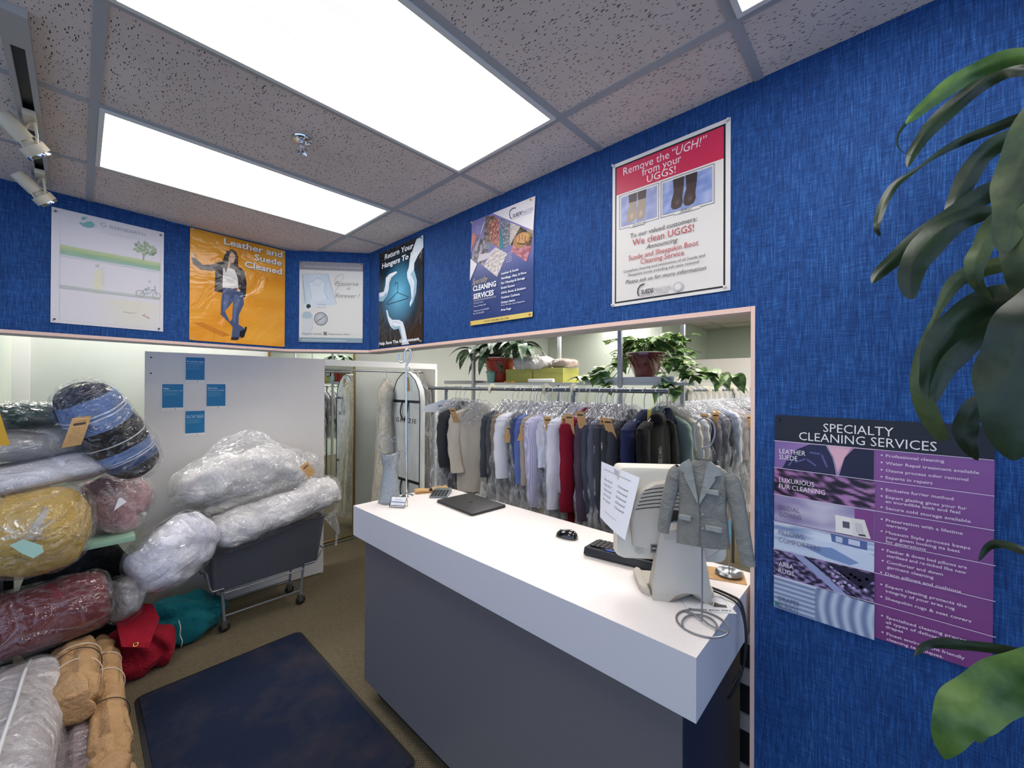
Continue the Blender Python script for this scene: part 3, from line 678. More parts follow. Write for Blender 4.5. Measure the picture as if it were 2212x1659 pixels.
spatch(a, c((450, 715), (505, 705), (480, 455), (442, 480)), rug(((24, 96, 116), (70, 150, 160)), 10), 8, 16)
spatch(a, c((495, 700), (555, 672), (560, 420), (440, 350)), rug(((40, 40, 56), (190, 190, 196)), 16), 16, 24)
spatch(a, c((555, 672), (590, 640), (668, 465), (562, 410)), rug(((170, 158, 150), (214, 206, 200)), 12), 8, 12)
spatch(a, c((105, 820), (250, 900), (330, 650), (190, 570)), rug(((52, 48, 58), (176, 164, 172)), 5), 14, 14)
spatch(a, c((250, 900), (415, 1030), (530, 765), (400, 690)), rug(((168, 156, 150), (226, 218, 212)), 9), 16, 16)
a.poly(c((175, 862), (300, 822), (415, 700), (400, 690), (330, 750), (205, 770)), (206, 196, 198)).poly(c((290, 620), (350, 640), (345, 715), (275, 710)), (120, 128, 140))
spatch(a, c((560, 670), (770, 720), (790, 560), (668, 465)), rug(((52, 46, 36), (120, 100, 70)), 6), 10, 10)
spatch(a, c((565, 740), (730, 870), (782, 700), (600, 640)), rug(((150, 80, 90), (200, 140, 150)), 5), 10, 10)
a.ell(*c(680, 620), .12, .065, (176, 128, 84)).ell(*c(690, 600), .085, .045, (206, 156, 104)).line(c((655, 570), (662, 600), (650, 640)), .004, (90, 64, 44)).line(c((690, 560), (688, 620)), .004, (120, 84, 54)).line(c((720, 580), (716, 630), (736, 650)), .004, (84, 58, 40)).line(c((640, 655), (700, 668), (760, 650)), .008, (110, 84, 66))
a.poly(c((365, 300), (817, 128), (798, 520)), (232, 226, 226)).poly(c((95, 820), (180, 880), (88, 1075)), (228, 224, 222))
a.poly(c((110, 560), (135, 520), (155, 545), (98, 760)), (206, 130, 112)).poly(c((150, 560), (185, 545), (120, 720)), (196, 120, 104)).poly(c((250, 430), (280, 385), (240, 500), (215, 560)), (220, 214, 216))
a.line(c((255, 440), (365, 300)), .0015, (200, 190, 190))
for i in range(5):
    for j in range(5):
        a.ell(*c(165+i*15, 460+j*20-i*4), .005, .0035, (210, 214, 226), 6, up=False); a.ell(*c(525+i*13, 770+j*24-i*4), .005, .0035, (226, 226, 236), 6, up=False); a.ell(*c(745+i*12, 510+j*16+i*3), .006, .004, (226, 206, 130), 6, up=False)
a.line([(c(620, 250)[0], c(620, 250)[1])] + c((590, 252), (564, 275), (556, 315), (562, 350), (576, 372)), .005, (40, 52, 90))
u, v = c(588, 362); a.text('SUEDE', u, v, .034, (34, 44, 84), shear=.25, bold=.02, width=.145); u, v = c(690, 330); a.text('MASTER', u, v, .034, (150, 156, 176), shear=.25, width=.15)
a.text('LEATHER CLEANERS', *c(582, 385), .011, (150, 156, 176), width=.29)
u, v = c(125, 1120); a.text('Specialty', u, v, .062, (226, 206, 140), shear=.45, bold=-.012, width=.27)
u, v = c(133, 1195); a.text('CLEANING', u, v, .056, (246, 246, 248), bold=.03, width=.40); u, v = c(138, 1285); a.text('SERVICES', u, v, .056, (246, 246, 248), bold=.03, width=.355)
a.line(c((142, 1300), (412, 1250)), .0016, (220, 222, 230)).line(c((142, 1312), (412, 1262)), .001, (220, 222, 230))
for tx, y, wd in (('25 Connie Street', 1342, .17), ('Toronto, ON M6L 2H8', 1378, .215), ('Telephone: 416-514-0003', 1430, .27), ('Fax: 416-242-3807', 1460, .19)): a.text(tx, *c(142, y), .016, (214, 218, 232), width=wd, bold=.005)
for k, (tx, wd) in enumerate((('Leather & Suede', .265), ('Handbags, Hats, & More', .38), ('Fur Cleaning & Storage', .36), ('Bridal Gowns', .21), ('UGGs, Boots, & Sneakers', .37), ('Outdoor Cushions', .285), ('Unique Items', .215))):
    u, v = c(472, 1010+k*55); a.text(tx, u, v, .023, (238, 240, 246), bold=.018, width=wd)
a.text('Tents, Car Seats, Sports Equipment', *c(470, 1368), .014, (220, 224, 236), width=.36, bold=.01).text('Area Rugs', *c(470, 1425), .023, (238, 240, 246), bold=.018, width=.16)
a.rect(0, 0, 1, .042, (222, 196, 104)).text('WWW.SUEDEMASTER.COM', .25, .012, .018, (70, 62, 60), shear=.3, bold=.015, width=.40, sp=1.1)
a.ob('artwork', t)
# boots poster
o = Vector((1.576, .888, 2.142))
t, a = poster('wall_poster', 'white boot-cleaning poster with crimson heading and black border, above the opening', o, UR, WR, .466, .614, (226, 222, 216),
              pins=[(.012, .988, (214, 210, 200)), (.985, .985, (214, 210, 200)), (.012, .012, (214, 210, 200)), (.965, .022, (214, 210, 200))])
a.rect(.028, .02, .965, .975, (24, 22, 24)).rect(.042, .031, .951, .964, (226, 220, 212)).grad(.042, .775, .951, .964, (196, 34, 74), (206, 44, 84))
RW = (240, 226, 226)
a.text('Remove the', .11, .898, .062, RW, width=.42).text('\u201cUGH!\u201d', .555, .898, .064, RW, shear=.25, width=.275).text('from your', .29, .846, .060, RW, width=.34).text('UGGS!', .335, .790, .056, RW, width=.25)
for x0, x1, bc, bd, bg in ((.075, .44, (168, 148, 126), (146, 126, 108), (140, 146, 186)), (.462, .885, (66, 50, 46), (50, 38, 36), (112, 134, 190))):
    a.frame(x0, .53, x1, .762, .0016, (70, 76, 104)); X = lambda u: x0+.015+(x1-x0-.03)*u; Y = lambda v: .545+.204*v
    spatch(a, [(X(0), Y(0)), (X(1), Y(0)), (X(1), Y(1)), (X(0), Y(1))], lambda u, v: mixc(bg, (170, 180, 214), .4+1.2*nz((u*5, v*5, x0*9), 1)), 10, 10)
    for s_ in (0, 1):
        d = .26*s_; ht = 1.0
        a.poly([(X(.22+d), Y(ht)), (X(.24+d), Y(.6)), (X(.19+d), Y(.35)), (X(.18+d), Y(.18)), (X(.22+d), Y(.08)), (X(.30+d), Y(.05)), (X(.39+d), Y(.09)), (X(.43+d), Y(.22)), (X(.42+d), Y(.4)), (X(.44+d), Y(.6)), (X(.46+d), Y(ht))], bc)
        a.poly([(X(.22+d), Y(ht)), (X(.235+d), Y(.72)), (X(.45+d), Y(.72)), (X(.46+d), Y(ht))], bd if x0 > .4 else (70, 56, 56))
        spatch(a, [(X(.24+d), Y(.12)), (X(.38+d), Y(.12)), (X(.40+d), Y(.4)), (X(.25+d), Y(.4))], lambda u, v: mixc(bc, tuple(q+34 for q in bc), 1-2*math.hypot(u-.5, v-.5)), 6, 6)
a.rect(.18, .522, .32, .54, (226, 220, 212)).rect(.58, .522, .78, .54, (226, 220, 212))
BK, RD = (52, 50, 52), (178, 48, 56)
a.text('Before', .205, .519, .030, (120, 118, 122), shear=.3, width=.115).text('After', .62, .522, .030, (84, 82, 88), shear=.3, width=.105)
for tx, y, sz, cl_, wd, sh in (('To our valued customers:', .449, .036, BK, .575, 0), ('We clean UGGS!', .392, .052, RD, .53, 0), ('Announcing', .349, .036, BK, .275, .3), ('Suede and Sheepskin Boot', .299, .040, RD, .60, 0),
                               ('Cleaning Service', .258, .040, RD, .375, 0), ('Complete cleaning and restoration of all Suede and', .222, .021, BK, .70, 0), ('Sheepskin boots including salt stain removal', .191, .021, BK, .61, 0), ('Please ask us for more information', .142, .032, BK, .69, .3)):
    a.text(tx, .47 if sz != .032 else .485, y, sz, cl_, 'CENTER', shear=sh, width=wd)
a.line([(.318, .122), (.282, .115), (.262, .095), (.258, .07), (.268, .048)], .005, (40, 40, 46)).text('SUEDE', .288, .056, .034, (36, 36, 42), shear=.2, bold=.02, width=.115).text('MASTER', .405, .056, .034, (176, 174, 176), shear=.2, width=.145)
a.text('LEATHER  CLEANERS', .285, .042, .010, (150, 148, 150), width=.25).ell(.61, .068, .040, .030, (196, 192, 190), 24).ell(.61, .068, .026, .019, (224, 220, 212), 24).text('LEATHER CLEANING SPECIALISTS', .30, .034, .007, (170, 168, 168), width=.23)
a.ob('artwork', t)
# large purple specialty poster
o = Vector((1.574, .289, 1.082))
t, a = poster('wall_poster', 'purple Specialty Cleaning Services poster low on the wall behind the plant leaves', o, UR, WR, .470, .626, (120, 70, 130), tilt=math.radians(-.4),
              pins=[(.018, .975, (20, 20, 22)), (.022, .018, (40, 130, 110)), (.975, .975, (20, 20, 22))])
c = Q(90, 55, 1235, 1432, 105, 1650)
a.grad(.525, 0, 1, .86, (120, 58, 118), (136, 84, 150)); a.rect(0, .862, 1, 1, (20, 22, 36))
spatch(a, c((88, 380), (790, 468), (790, 270), (88, 215)), lambda u, v: mixc((126, 100, 160), (200, 150, 190), u*1.1), 8, 6)
a.poly(c((150, 385), (190, 330), (260, 270), (350, 240), (470, 245), (520, 330), (545, 440)), (34, 34, 70)).poly(c((560, 442), (600, 320), (660, 262), (788, 272), (788, 466)), (26, 26, 58)).poly(c((480, 246), (640, 256), (600, 320), (552, 420), (510, 300)), (226, 176, 190))
for p in ([(250, 350), (330, 330), (400, 372)], [(200, 370), (260, 300)], [(360, 290), (440, 300), (480, 380)]): a.line(c(*p), .005, (84, 90, 140))
a.line(c((478, 250), (520, 320), (552, 425)), .0035, (150, 150, 170))
spatch(a, c((88, 545), (795, 655), (795, 468), (88, 385)), lambda u, v: mixc((26, 16, 34), (170, 120, 170), .35+2.2*nz((u*5+v*3, v*2.2-u*1.2, 0), 2)), 46, 22)
spatch(a, c((90, 710), (795, 840), (795, 655), (88, 545)), lambda u, v: mixc((196, 192, 208), (132, 118, 168), abs(u-.5)*1.6+nz((u*4, v*3, 2), 1)*.8), 18, 10)
a.poly(c((668, 642), (792, 660), (792, 858), (760, 845), (668, 770)), (128, 66, 132))
spatch(a, c((90, 885), (795, 1045), (795, 855), (90, 712)), lambda u, v: mixc((214, 222, 236), (118, 138, 178), .3+1.6*nz((u*2, v*5-u*2, 0), 1.4)), 20, 12)
a.poly(c((90, 880), (90, 830), (200, 820), (420, 850), (640, 880), (795, 940), (795, 1042)), (200, 212, 230)).poly(c((300, 870), (520, 890), (700, 985), (640, 1000), (480, 950)), (122, 146, 190))
a.poly(c((510, 800), (750, 850), (750, 905), (520, 850)), (86, 104, 156)).poly(c((545, 815), (590, 825), (590, 860), (545, 850)), (190, 200, 220)).poly(c((630, 832), (705, 848), (705, 882), (630, 865)), (200, 206, 226))
a.poly(c((540, 680), (640, 700), (660, 812), (545, 790)), (236, 232, 224)).poly(c((640, 700), (732, 712), (772, 832), (660, 815)), (226, 222, 214)).poly(c((590, 720), (636, 728), (638, 768), (592, 760)), (90, 84, 100)).poly(c((670, 728), (715, 738), (725, 780), (735, 800), (680, 790)), (206, 202, 200)).poly(c((690, 800), (735, 804), (745, 818), (700, 812)), (80, 70, 84))
spatch(a, c((90, 1045), (797, 1245), (797, 1048), (90, 885)), lambda u, v: mixc((22, 18, 44), (160, 140, 184), .42+.5*math.sin(u*46)*math.sin(v*30)+nz((u*9, v*6, 1), 2)*1.5), 60, 26)
a.poly(c((215, 905), (330, 940), (640, 1200), (560, 1180)), (150, 158, 196)).line(c((330, 940), (690, 1205)), .006, (30, 24, 50)).poly(c((490, 985), (797, 1055), (797, 1090), (720, 1155)), (30, 22, 50))
for k in range(18):
    x = 520+((k*37) % 250); y = 1010+((k*53) % 110)+(x-520)*.2; a.ell(*c(x, y), .010, .007, (186, 172, 206), 6, up=False)
spatch(a, c((95, 1245), (800, 1468), (800, 1246), (95, 1045)), lambda u, v: mixc((196, 206, 222), (116, 132, 166), (.5+.5*math.sin(v*44)) if u < .45 else .5+.5*math.sin(u*55+2*math.sin(v*3))), 60, 34)
a.line(c((418, 1145), (415, 1340)), .004, (130, 144, 170)).line(c((100, 1052), (415, 1140)), .004, (220, 226, 236))
LW = (214, 200, 220)
for p in ([(85, 213), (1427, 315)], [(85, 380), (1430, 536)], [(85, 545), (1432, 748)], [(85, 712), (1438, 965)], [(85, 882), (1440, 1185)], [(90, 1045), (1443, 1405)]): a.line(c(*p), .0018, LW)
TW = (236, 232, 232)
a.text('SPECIALTY', .27, .930, .050, TW, width=.335, bold=-.002).text('CLEANING SERVICES', .14, .880, .050, TW, width=.645, bold=-.002)
for tx, x, y, wd, cl_ in (('LEATHER', 128, 292, .148, TW), ('SUEDE', 128, 328, .104, TW), ('LUXURIOUS', 128, 470, .197, TW), ('FUR CLEANING', 128, 508, .255, TW), ('BRIDAL', 130, 640, .118, (110, 100, 130)), ('GOWNS', 130, 682, .127, (110, 100, 130)),
                     ('PILLOWS,', 130, 795, .15, (110, 106, 136)), ('COMFORTERS', 130, 842, .232, (110, 106, 136)), ('AREA', 132, 990, .085, TW), ('RUGS', 132, 1030, .09, TW), ('DRAPES', 133, 1205, .118, (92, 100, 130)), ('BLINDS', 133, 1248, .116, (92, 100, 130))):
    a.text(tx, *c(x, y), .029, cl_, width=wd)
for tx, x, y, wd, b_ in (('Professional cleaning', 858, 312, .242, 1), ('Water Repel treatment available', 858, 358, .372, 1), ('Ozone process odor removal', 858, 404, .333, 1), ('Experts in repairs', 858, 448, .197, 1), ('Exclusive furrier method', 860, 525, .277, 1),
                     ('Expert glazing gives your fur', 860, 570, .327, 1), ('an incredible look and feel', 860, 598, .303, 0), ('Secure cold storage available', 860, 640, .342, 1), ('Preservation with a lifetime', 862, 716, .312, 1), ('warranty', 862, 746, .096, 0),
                     ('Museum Style process keeps', 862, 792, .340, 1), ('your gown looking its best', 862, 822, .302, 0), ('for generations', 862, 850, .170, 0), ('Feather & down bed pillows are', 870, 908, .322, 1), ('sterilized and re-ticked like new', 870, 938, .320, 0),
                     ('Comforter and down', 870, 978, .233, 1), ('garment cleaning', 872, 1010, .195, 0), ('Deco pillows and cushions', 862, 1052, .308, 1), ('Expert cleaning protects the', 864, 1128, .328, 1), ('integrity of your area rug', 866, 1160, .282, 0),
                     ('Sheepskin rugs & seat covers', 864, 1206, .345, 1), ('Specialized cleaning process for', 870, 1325, .380, 1), ('all types of delicate blinds and', 868, 1356, .355, 0), ('drapes', 868, 1385, .076, 0), ('Finest environment friendly', 874, 1430, .315, 1), ('cleaning techniques.', 874, 1462, .235, 0)):
    u, v = c(x, y); a.text(tx, u, v, .0155, (224, 208, 224), width=wd, bold=.014, up=False)
    if b_: a.ell(u-.018, v+.007, .005, .0037, (224, 208, 224), 8, up=False)
a.ob('artwork', t)
# four blue cards on the cabinet
c3 = Vector((cu.x, cu.y, 0)); w3 = Vector((-cw.x, -cw.y, 0))
def card(px0, px1, py0, py1, label, heads, lines):
    pA = Vector((ca.x, ca.y, 0)); n3 = w3
    def hit(px, py): v = ray(px, py); return CAM + v*((pA-CAM).dot(n3)/v.dot(n3))
    bl, tr = hit(px0, py1), hit(px1, py0); wd = (Vector((tr.x-bl.x, tr.y-bl.y, 0))).length; ht = tr.z-bl.z
    t, a = poster('blue_card', label, bl + w3*.002, c3, w3, wd, ht, (226, 222, 218), cat='sign')
    a.rect(.02, .115, .98, .985, (10, 110, 160))
    y = .80
    for tx, sz, wd_ in heads: a.text(tx, .07, y, sz*.9, (190, 214, 228), bold=.03, width=wd_); y -= .075
    for k in range(lines): a.line([(.07, y+.02-k*.032), (.07+.82*(.95-.12*((k*7) % 3)), y+.02-k*.032)], .0016, (110, 164, 196))
    a.rect(.6, .035, .64, .075, (90, 90, 90)).line([(.06, .05), (.5, .05)], .0012, (180, 178, 176))
    a.ob('artwork', t)
card(400, 443, 772, 827, 'blue card at the top of the four on the cabinet', [("It's not your eyes.", .022, .86), ('this whites really do look brighter', .010, .86)], 6)
card(349, 397, 829, 888, 'blue card reading Hey, the leftmost of the four on the cabinet', [('Hey,', .024, .28), ('why do dry-cleaning odor?', .012, .88)], 4)
card(445, 488, 829, 884, 'blue card at the right of the four on the cabinet', [('The Wow', .022, .5), ('comes from the finish.', .014, .86)], 6)
card(399, 443, 886, 943, 'blue card lowest of the four, about keeping the air clean', [('Our garment helped keep', .012, .86), ('the air clean.', .022, .88)], 6)
# ---------------------------------------------------------------- things on the counter
def rbox(w, d, h, r, z0=0, n=6):
    """rounded-corner slab centred on the origin"""
    pts = []
    for sx_, sy_, a0 in ((1, 1, 0), (-1, 1, PI/2), (-1, -1, PI), (1, -1, 1.5*PI)):
        pts += [(sx_*(w/2-r)+r*math.cos(a0+PI/2*k/n), sy_*(d/2-r)+r*math.sin(a0+PI/2*k/n)) for k in range(n+1)]
    return G().prism(pts, z0, z0+h)
M_LAP = mat('space_grey_aluminium', (66, 66, 68), .42, metal=.6)
t = thing('laptop', 'closed dark grey laptop lying on the counter', 'laptop', (1.577, 1.808, CZ), (0, 0, math.radians(86)))
rbox(.352, .246, .0085, .012, .0012).bevel(.002).ob('base', M_LAP, t); rbox(.352, .246, .0048, .012, .0103).bevel(.0015).ob('lid', M_LAP, t)
g = G(); ap = [(0, -.011), (.006, -.012), (.010, -.008), (.013, -.001), (.011, .007), (.006, .010), (0, .008), (-.006, .010), (-.011, .007), (-.013, -.001), (-.010, -.008), (-.006, -.012)]
g.prism([(x-.0, y) for x, y in ap], .01512, .0153); g.prism([(.001, .010), (.006, .013), (.006, .018), (.001, .015)], .01512, .0153); g.ob('emblem', mat('dark_mirror_emblem', (30, 26, 24), .15, metal=.8), t)
g = G()
for k in (-.5, -.38, -.3): g.box((-.1765, k*.2-.01, .004), (-.176, k*.2+.002, .007))
g.ob('ports', M_BLACK, t, False)
# mouse
t = thing('computer_mouse', 'glossy black computer mouse on the counter', 'mouse', (1.548, 1.10, CZ), (0, 0, math.radians(100)))
g = G(); R = []
for i in range(13):
    th = PI*i/12; x = -.052*math.cos(th); pr = max(.02, math.sin(th)**.55); hh = .038*pr*(1-.18*(x/.052)); ww = .030*pr*(1-.10*math.sin(th))
    R.append([(x, ww*math.cos(a), max(0, hh*math.sin(a)) if math.sin(a) > 0 else 0.0006*k) for k, a in ((k, PI*k/12) for k in range(13))])
g.rings(R, True).ob('shell', mat('gloss_black', (10, 10, 12), .08, coat=1), t)
G().cyl((.030, 0, .026), (.034, 0, .032), .004, 10).ob('wheel', M_STEEL, t)
# calculator
t = thing('calculator', 'grey desk calculator beside the brown paper bundle', 'calculator', (1.585, 2.105, CZ), (0, 0, math.radians(40)))
g = G(); g.extr([(-.075, 0), (.075, 0), (.075, .030), (.045, .026), (-.075, .012)], (0, -.055, 0), (1, 0, 0), (0, 0, 1), (0, 1, 0), .11); g.bevel(.003).ob('case', mat('grey_calc_case', (112, 118, 122), .4), t)
g = G()
for i in range(5):
    for j in range(5):
        x, y = -.062+i*.0205, -.042+j*.021; z = .0125+(x+.075)*.1167; g.box((x-.0075, y-.008, z), (x+.0075, y+.008, z+.0045))
g.bevel(.001, 1).ob('keys', mat('dark_calc_key', (52, 54, 58), .5), t)
g = G(); g.extr([(.047, .0268), (.072, .0297), (.072, .0305), (.047, .0276)], (0, -.045, 0), (1, 0, 0), (0, 0, 1), (0, 1, 0), .09); g.ob('display', mat('lcd_green_grey', (128, 138, 122), .2), t, False)
# kraft bundle with clip
t = thing('envelope_bundle', 'bundle of brown kraft tags held by a black binder clip', 'papers', (1.60, 2.225, CZ), (0, 0, math.radians(-24)))
g = G()
for k in range(9):
    a = random.uniform(-.05, .05); m_ = Matrix.Rotation(a, 4, 'Z') @ Matrix.Translation((random.uniform(-.006, .006), random.uniform(-.004, .004), 0))
    n_ = 10; R = []
    for i in range(n_+1):
        x = -.105+.21*i/n_; z = .0008+k*.0015 + (.012*max(0, x-.0)**2/.011*(k/8.0)) + .003*math.sin(i*1.3+k*.7)*(k/8)
        R.append([m_ @ Vector((x, -.042, z)), m_ @ Vector((x, .042, z)), m_ @ Vector((x, .042, z+.0011)), m_ @ Vector((x, -.042, z+.0011))])
    g.rings(R)
g.ob('tags', M_KRAFT, t, False)
g = G(); g.extr([(-.016, -.002), (.016, -.002), (.004, .028), (-.004, .028)], (-.01, -.040, -.0 +.0008), (1, 0, 0), (0, 0, 1), (0, 1, 0), .032); g.ob('clip_body', M_BLACK, t, False)
g = G()
g.tube([(-.013, -.024, .026), (-.016, -.024, .045), (-.010, -.024, .054), (-.004, -.024, .045), (-.007, -.024, .028)], .0009, 6); g.ob('clip_handle', M_CHROME, t)
# tall valet hook stand
HB_ = pz(878, 1071, CZ)
t = thing('hook_stand', 'tall chrome valet hook stand on the far end of the counter', 'stand', tuple(HB_))
G().lathe([(.001, .0), (.043, .0), (.044, .004), (.030, .010), (.012, .014), (.009, .022), (.001, .022)]).ob('base', M_CHROME, t)
B0 = HB_; rr = (B0-CAM).dot(FW)
HP = [pd(878, 1060, rr), pd(877.6, 900, rr), pd(877.3, 800, rr), pd(878, 790, rr), pd(884, 776, rr), pd(888, 764, rr), pd(886, 756, rr), pd(879, 754.5, rr), pd(874.5, 760, rr), pd(874, 770, rr), pd(872, 779, rr), pd(867, 782.5, rr), pd(863, 779, rr), pd(860.5, 766, rr)]
HP[0] = B0+Vector((0, 0, .02)); g = G(); g.tube(spline(HP, 5), .0062, 10); g.ob('rod', M_CHROME, t, world=True)
# wire dress form
M_MESH = N('woven_wire_mesh'); _v = M_MESH.coord((1, 1, 1)); M_MESH.b.inputs['Base Color'].default_value = rgba((168, 172, 174)); M_MESH.b.inputs['Metallic'].default_value = .5; M_MESH.b.inputs['Roughness'].default_value = .45
_n = M_MESH.noise(_v, 300, 2); M_MESH.l(M_MESH.bump(_n, .4, .002), M_MESH.b.inputs['Normal']); M_MESH.l(M_MESH.ramp(_n, [(.42, (.55,)*3), (.52, (1,)*3)]), M_MESH.b.inputs['Alpha']); M_MESH = M_MESH.m
t = thing('dress_form', 'small silver wire mesh dress form with ruffled neck on the counter', 'ornament', tuple(pz(842, 1086, CZ)), (0, 0, math.radians(-40)))
g = G(); prof = [(.062, .0), (.060, .012), (.052, .03), (.051, .07), (.049, .11), (.042, .15), (.036, .185), (.036, .21), (.044, .245), (.050, .275), (.052, .295)]; R = []
for r, z in prof:
    R.append([(r*math.cos(2*PI*k/28)*1.12, r*.55*math.sin(2*PI*k/28), z+(.012*math.cos(4*PI*k/28) if z > .28 else 0)) for k in range(28)])
g.rings(R, cap=False).ob('bodice', M_MESH, t)
g = G(); R = []
for i, (r, z) in enumerate(((.040, .302), (.050, .292), (.046, .272))):
    R.append([(math.cos(2*PI*k/80)*(r+.003*math.sin(2*PI*k/80*26)), math.sin(2*PI*k/80)*.6*(r+.003*math.sin(2*PI*k/80*26)), z-.016*math.sin(PI*k/80)) for k in range(80)])
g.rings(R, cap=False).ob('ruffle', M_MESH, t)
g = G(); g.tube([(0, 0, .002), (0, 0, .42)], .0032, 8); g.lathe([(.0, .0), (.054, .0), (.055, .005), (.0, .006)]); g.ob('stem', M_WIRE, t)
g = G(); g.tube(spline([(0, 0, .30), (-.02, 0, .315), (-.055, 0, .325), (-.068, 0, .365), (-.045, 0, .400), (-.010, 0, .393), (.012, 0, .368), (.030, 0, .366), (.036, 0, .385), (.022, 0, .388), (.018, 0, .374)], 6), .0024, 6)
g.tube(spline([(.04, 0, .30), (.062, 0, .312), (.085, 0, .300), (.082, 0, .268), (.05, 0, .255)], 6), .0024, 6); g.ob('wire_loops', M_WIRE, t)
# business card holder
t = thing('card_holder', 'black wire holder full of white business cards', 'card holder', (1.262, 2.075, CZ), (0, 0, math.radians(-58)))
g = G()
g.tube([(-.046, -.018, .002), (.046, -.018, .002), (.046, -.020, .012), (.046, .012, .050), (.046, .02, .002), (-.046, .02, .002), (-.046, .012, .050), (-.046, -.020, .012), (-.046, -.018, .002)], .0018, 6)
g.tube([(-.046, -.020, .012), (.046, -.020, .012)], .0018, 6); g.tube([(-.046, .012, .050), (.046, .012, .050)], .0012, 6); g.ob('holder', M_BLACK, t)
g = G(); g.extr([(-.0165, .004), (-.0095, .004), (.011, .052), (.004, .052)], (-.043, 0, 0), (0, 1, 0), (0, 0, 1), (1, 0, 0), .086); g.ob('cards', mat('white_card_stock', (236, 236, 236), .5), t, False)
a = Art(.086, .052); a.text('cleaners', .5, .74, .008, (60, 100, 150), 'CENTER', bold=.02, width=.5).rect(.02, .48, .98, .56, (60, 84, 130))
for k in range(3): a.line([(.2, .36-.1*k), (.8, .36-.1*k)], .0007, (130, 136, 150))
L_ = math.atan2(.048, .0205); a.ob('card_print', t, loc=(-.043, -.0168, .0042), rot=(L_, 0, 0))
# keyboard
t = thing('keyboard', 'black keyboard under the touch monitor', 'keyboard', (1.545, .735, CZ), (0, 0, math.radians(100)))
g = G(); g.extr([(-.075, .003), (.075, .003), (.080, .012), (.070, .034), (-.070, .020), (-.08, .010)], (-.215, 0, 0), (0, 1, 0), (0, 0, 1), (1, 0, 0), .43); g.bevel(.002).ob('case', mat('charcoal_plastic', (34, 36, 40), .4), t)
g = G()
for i in range(20):
    for j in range(5):
        x, y = -.19+i*.020, -.045+j*.0215; z = .0225+(y+.07)*.1; g.box((x-.0085, y-.009, z), (x+.0085, y+.009, z+.006))
g.bevel(.0012, 1).ob('keys', mat('black_key', (16, 16, 18), .45), t)
t = thing('pen', 'blue pen lying on the keyboard edge', 'pen', (1.475, .80, CZ+.036), (0, 0, math.radians(100)))
G().cyl((-.07, 0, 0), (.05, 0, 0), .004, 10).ob('barrel', mat('blue_pen', (36, 84, 190), .25), t); G().cyl((.0505, 0, 0), (.07, 0, 0), .004, 10, .001).ob('tip', M_BLACK, t)
t = thing('pen', 'white and blue pen lying beside the blue one on the keyboard', 'pen', (1.487, .76, CZ+.036), (0, 0, math.radians(108)))
G().cyl((-.06, 0, 0), (.05, 0, 0), .004, 10).ob('barrel', mat('pale_blue_pen', (120, 160, 220), .25), t); G().cyl((.0505, 0, 0), (.065, 0, 0), .004, 10, .001).ob('tip', M_BLACK, t)
# touch monitor seen from behind
M_BEIGE = mat('warm_grey_plastic', (190, 184, 172), .5, bump=.06, bscale=500); M_BEIGE2 = mat('cream_plastic', (206, 202, 188), .5, bump=.06, bscale=500); M_SLOT = mat('vent_shadow', (40, 38, 36), .8)
t = thing('touch_monitor', 'beige point of sale touch monitor seen from behind on a wide stand', 'monitor', (1.339, .494, CZ), (0, 0, math.radians(-53.1)))
def shell(y, s=0): return []
g = G(); R = []; W2, z0, z1 = .186, .100, .424
for y, ins, r in ((.072, .018, .03), (.078, .006, .028), (.10, .001, .026), (.118, .0, .022), (.132, .0, .018), (.136, .004, .016)):
    pts = []
    for sx_, sz, a0 in ((1, 1, 0), (-1, 1, PI/2), (-1, -1, PI), (1, -1, 1.5*PI)):
        pts += [(-.018+sx_*(W2-ins-r)+r*math.cos(a0+PI/2*k/6), y + (.012*((z1-z0)/2+sz*((z1-z0)/2-ins-r)) if 0 else 0), (z0+z1)/2+sz*((z1-z0)/2-ins-r)+r*math.sin(a0+PI/2*k/6)) for k in range(7)]
    R.append(pts)
g.rings(R).ob('housing', M_BEIGE2, t)
g = G(); g.box((-.180, .1362, .115), (.144, .1372, .405)); g.ob('screen', mat('screen_glass', (12, 14, 18), .1), t, False)
# raised central hump with vents
g = G(); pts = [(-.150, .155), (-.158, .24), (-.150, .310), (-.125, .350), (-.08, .374), (-.02, .384), (.05, .380), (.10, .362), (.13, .330), (.14, .26), (.135, .155), (.10, .128), (-.065, .128), (-.085, .145)]
g.rings([[(x, .071, z) for x, z in pts], [(x*.985, .056, .25+(z-.25)*.985) for x, z in pts], [(x*.94, .050, .25+(z-.25)*.95) for x, z in pts]]).ob('back_cover', M_BEIGE, t)
g = G()
for k in range(6):
    z = .358-k*.013; w_ = .104+.006*k; P_ = [(-w_+2*w_*i/14-.008, .0488+.001*abs(i-7)*.2, z+.014*(1-((i-7)/7)**2)-.010) for i in range(15)]; g.tube(P_, .0016, 5)
g.ob('vent_slots', M_SLOT, t)
g = G(); g.box((-.060, .0475, .198), (.075, .052, .285)); g.ob('port_bay', M_SLOT, t, False)
g = G(); g.box((-.052, .0460, .23), (-.030, .0474, .275)); g.box((-.020, .0460, .205), (.0, .0474, .25)); g.ob('cable_plugs', M_STEEL, t, False)
a = Art(.03, .028); a.rect(0, 0, 1, 1, (46, 44, 42)).frame(.08, .08, .92, .92, .001, (196, 190, 176)).text('\u00e9lo', .5, .42, .014, (206, 200, 186), 'CENTER', bold=.02, width=.7).text('TOUCHSYSTEMS', .5, .18, .004, (190, 184, 170), 'CENTER', width=.7)
a.ob('maker_badge', t, loc=(-.092, .049, .140), rot=(PI/2, 0, 0))
g = G()
for k in range(40):
    r_ = .003*math.sqrt(k); an = k*2.4; x, z = -.125+r_*math.cos(an)*.9, .140+r_*math.sin(an)*.9; g.cyl((x, .0700, z), (x, .0715, z), .0008, 6)
